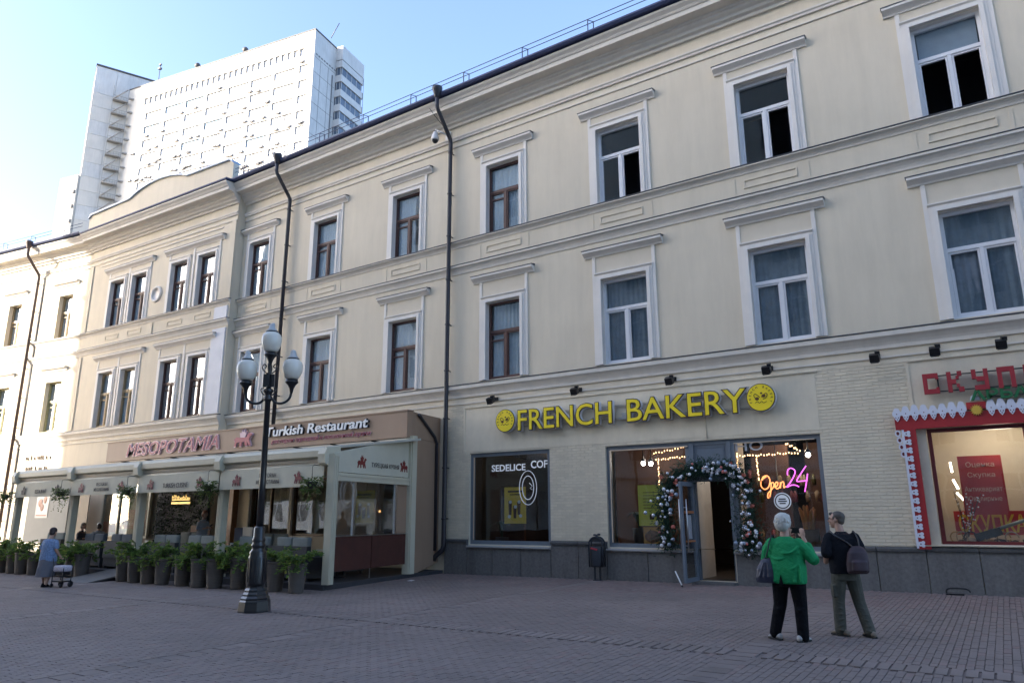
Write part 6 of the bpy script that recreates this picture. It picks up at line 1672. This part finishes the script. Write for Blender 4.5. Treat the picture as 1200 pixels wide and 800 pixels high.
limb(b, [(-.10, 0, .5), (-.11, .04, .26), (-.12, .10, .06)], [.075, .055, .04]); limb(b, [(.10, 0, .5), (.13, -.05, .26), (.15, -.12, .07)], [.075, .055, .04])
fuse(b, "body", SKIN, .008, 2, bw, .4); face_bits(P, R, bw)
b = MB(); b.rings([(0, 0, .66, .235, .175, .9), (0, 0, .76, .24, .18), (0, 0, .95, .22, .165), (0, -.01, 1.1, .215, .14), (0, -.01, 1.19, .19, .11), (0, -.005, 1.245, .09, .075)], 22); limb(b, [(-.17, 0, 1.16), (-.235, -.015, 1.02)], [.075, .072]); limb(b, [(.17, 0, 1.16), (.245, -.03, 1.03)], [.075, .072])
fuse(b, "blouse", BLUEF, .010, 3, bw)
b = MB(); vs = []; n = 40
for z, r in ((.26, .275), (.45, .25), (.66, .225), (.74, .20)):
    for j in range(n): a = 2 * math.pi * j / n; q = r * (1 + .05 * math.cos(a * 9) * (.74 - z) * 2); vs.append((q * math.cos(a), q * .8 * math.sin(a) - .01, z))
b.add(vs, [(i * n + j, i * n + (j + 1) % n, (i + 1) * n + (j + 1) % n, (i + 1) * n + j) for i in range(3) for j in range(n)], 0, True); b.build("skirt", SKIRT, bw)
shoe(bw, -.12, .13, .2, BLK, .23, low=True); shoe(bw, .15, -.11, -.2, BLK, .23, low=True, pitch=0)
b = MB(); b.ell(P(0, -.02, .05), (.086, .105, .088), 14, 10, 0, R); b.ell(P(0, -.05, -.01), (.082, .07, .08), 14, 10, 0, R); fuse(b, "hair", HAIRB, .008, 2, bw)
tr = thing("shopping_trolley", "two-wheeled shopping trolley with a pale patterned top beside the elderly woman", "trolley", gp(bx_ + .62, by_ + .12), math.radians(15))
f = MB(); soft_box(f, -.19, .19, -.15, .15, .40, .56, .05); f.build("patterned_bag", mat("pale_purple_print", (.50, .46, .52), .8, .4, 22), tr)
f = MB(); f.box(-.18, .18, -.13, .13, .14, .17); f.box(-.18, .18, -.13, .13, .27, .30); f.box(-.15, .15, -.1, .1, .31, .39)
for sx in (-.18, .18):
    for sy in (-.13, .13): f.tube([(sx, sy, .06), (sx, sy, .50)], .012, 6)
f.tube(crom([(-.16, -.13, .5), (-.26, -.1, .68), (-.33, -.06, .74)], 4), .012, 6); f.build("frame", BLACK, tr)
for s in (-1, 1):
    f = MB(); f.lathe([(.02, -.012), (.075, -.014), (.08, 0), (.075, .014), (.02, .012)], 14); f.build("wheel", BLACK, tr, (s * .17, .14, .08), (0, math.pi / 2, 0))
    f = MB(); f.lathe([(.02, -.012), (.05, -.014), (.055, 0), (.05, .014), (.02, .012)], 12); f.build("wheel", BLACK, tr, (s * .17, -.14, .055), (0, math.pi / 2, 0))
# ---- people seated on the terrace
GREYT = mat("pale_grey_blue_cloth", (.26, .28, .32), .8, .12, 8, .2, 30); JEAN = mat("dark_cloth", (.03, .032, .04), .85, .2, 8)
def sitter(name_lab, x, y, rz, top, hairm, cap=False, facing=(0, 1, -.1), z=.0, phone=False):
    t = thing("person", name_lab, "person", (x, y, z), rz)
    b = MB(); P, R = head(b, (0, .06, 1.30 if not cap else 1.28), facing); limb(b, [(0, -.02, 1.08), (0, .03, 1.21)], [.055, .05]); b.rings([(0, 0, .48, .17, .13), (0, 0, .8, .16, .11), (0, 0, 1.06, .15, .09)], 14)
    for s in (-1, 1):
        limb(b, [(s * .18, 0, 1.04), (s * .24, .02, .80), (s * .12, .26, .84)], [.048, .04, .026]); hand(b, (s * .12, .26, .84), (-s * .6, .6, .2), (0, .2, 1), .8)
        limb(b, [(s * .09, .02, .52), (s * .11, .44, .54), (s * .11, .46, .10)], [.085, .06, .04])
    fuse(b, "body", SKIN, .008, 2, t, .4); face_bits(P, R, t)
    b = MB(); b.rings([(0, 0, .5, .20, .16), (0, 0, .7, .195, .15), (0, 0, .9, .19, .13), (0, -.01, 1.03, .18, .105), (0, -.005, 1.12, .08, .068)], 18)
    for s in (-1, 1): limb(b, [(s * .165, 0, 1.02), (s * .235, .02, .82), (s * .18, .14, .82)], [.068, .06, .05])
    fuse(b, "top", top, .010, 3, t)
    b = MB()
    for s in (-1, 1): limb(b, [(s * .09, 0, .53), (s * .11, .44, .55), (s * .11, .46, .16)], [.10, .075, .055])
    fuse(b, "trousers", JEAN, .010, 2, t)
    for s in (-1, 1): shoe(t, s * .11, .50, 0, BLK, .25, z=.02, low=True)
    b = MB(); b.ell(P(0, -.02, .05), (.084, .10, .086), 14, 10, 0, R); b.ell(P(0, -.05, -.03), (.082, .068, .095), 14, 10, 0, R); fuse(b, "hair", hairm, .008, 2, t)
    if cap:
        f = MB(); f.ell(P(0, -.005, .06), (.092, .11, .08), 14, 10, 0, R); f.ell(P(0, .13, .055), (.07, .06, .008), 12, 6, 0, R); f.build("cap", WHITE, t)
    if phone:
        f = MB(); f.obox((0, .36, .92), (.075, .15, .01), (.7, 0, 0)); f.build("phone", BLACK, t)
    return t
sitter("red-haired woman in a grey-blue top seated on the terrace looking down at a phone", -22.6, -3.0, math.radians(-80), GREYT, HAIRR, phone=True, z=.42)
sitter("person in a white cap and pale shirt seated at the left of the terrace", -29.3, -3.0, math.radians(60), GREYT, HAIRB, cap=True, facing=(.1, 1, 0), z=.02)
sitter("dark-haired person seated behind the second canopy post from the left", -30.6, -3.0, math.radians(-60), JEAN, HAIRB, z=.0)
for i, (x, y, lab) in enumerate([(-22.6, -3.0, "grey high stool under the red-haired woman"), (-29.3, -3.0, "dark seat under the person in the white cap"), (-30.6, -3.0, "dark seat under the dark-haired person at the far left")]):
    t = thing("stool", lab, "stool", (x, y, .02)); h = (.86, .44, .42)[i]
    f = MB(); f.lathe([(.05, h - .06), (.19, h - .05), (.2, h), (.17, h + .02)], 16); f.build("seat", CUSH2, t); f = MB(); f.lathe([(.2, 0), (.2, .02), (.03, .05), (.03, h - .06)], 12); f.build("pedestal", BLACK, t)
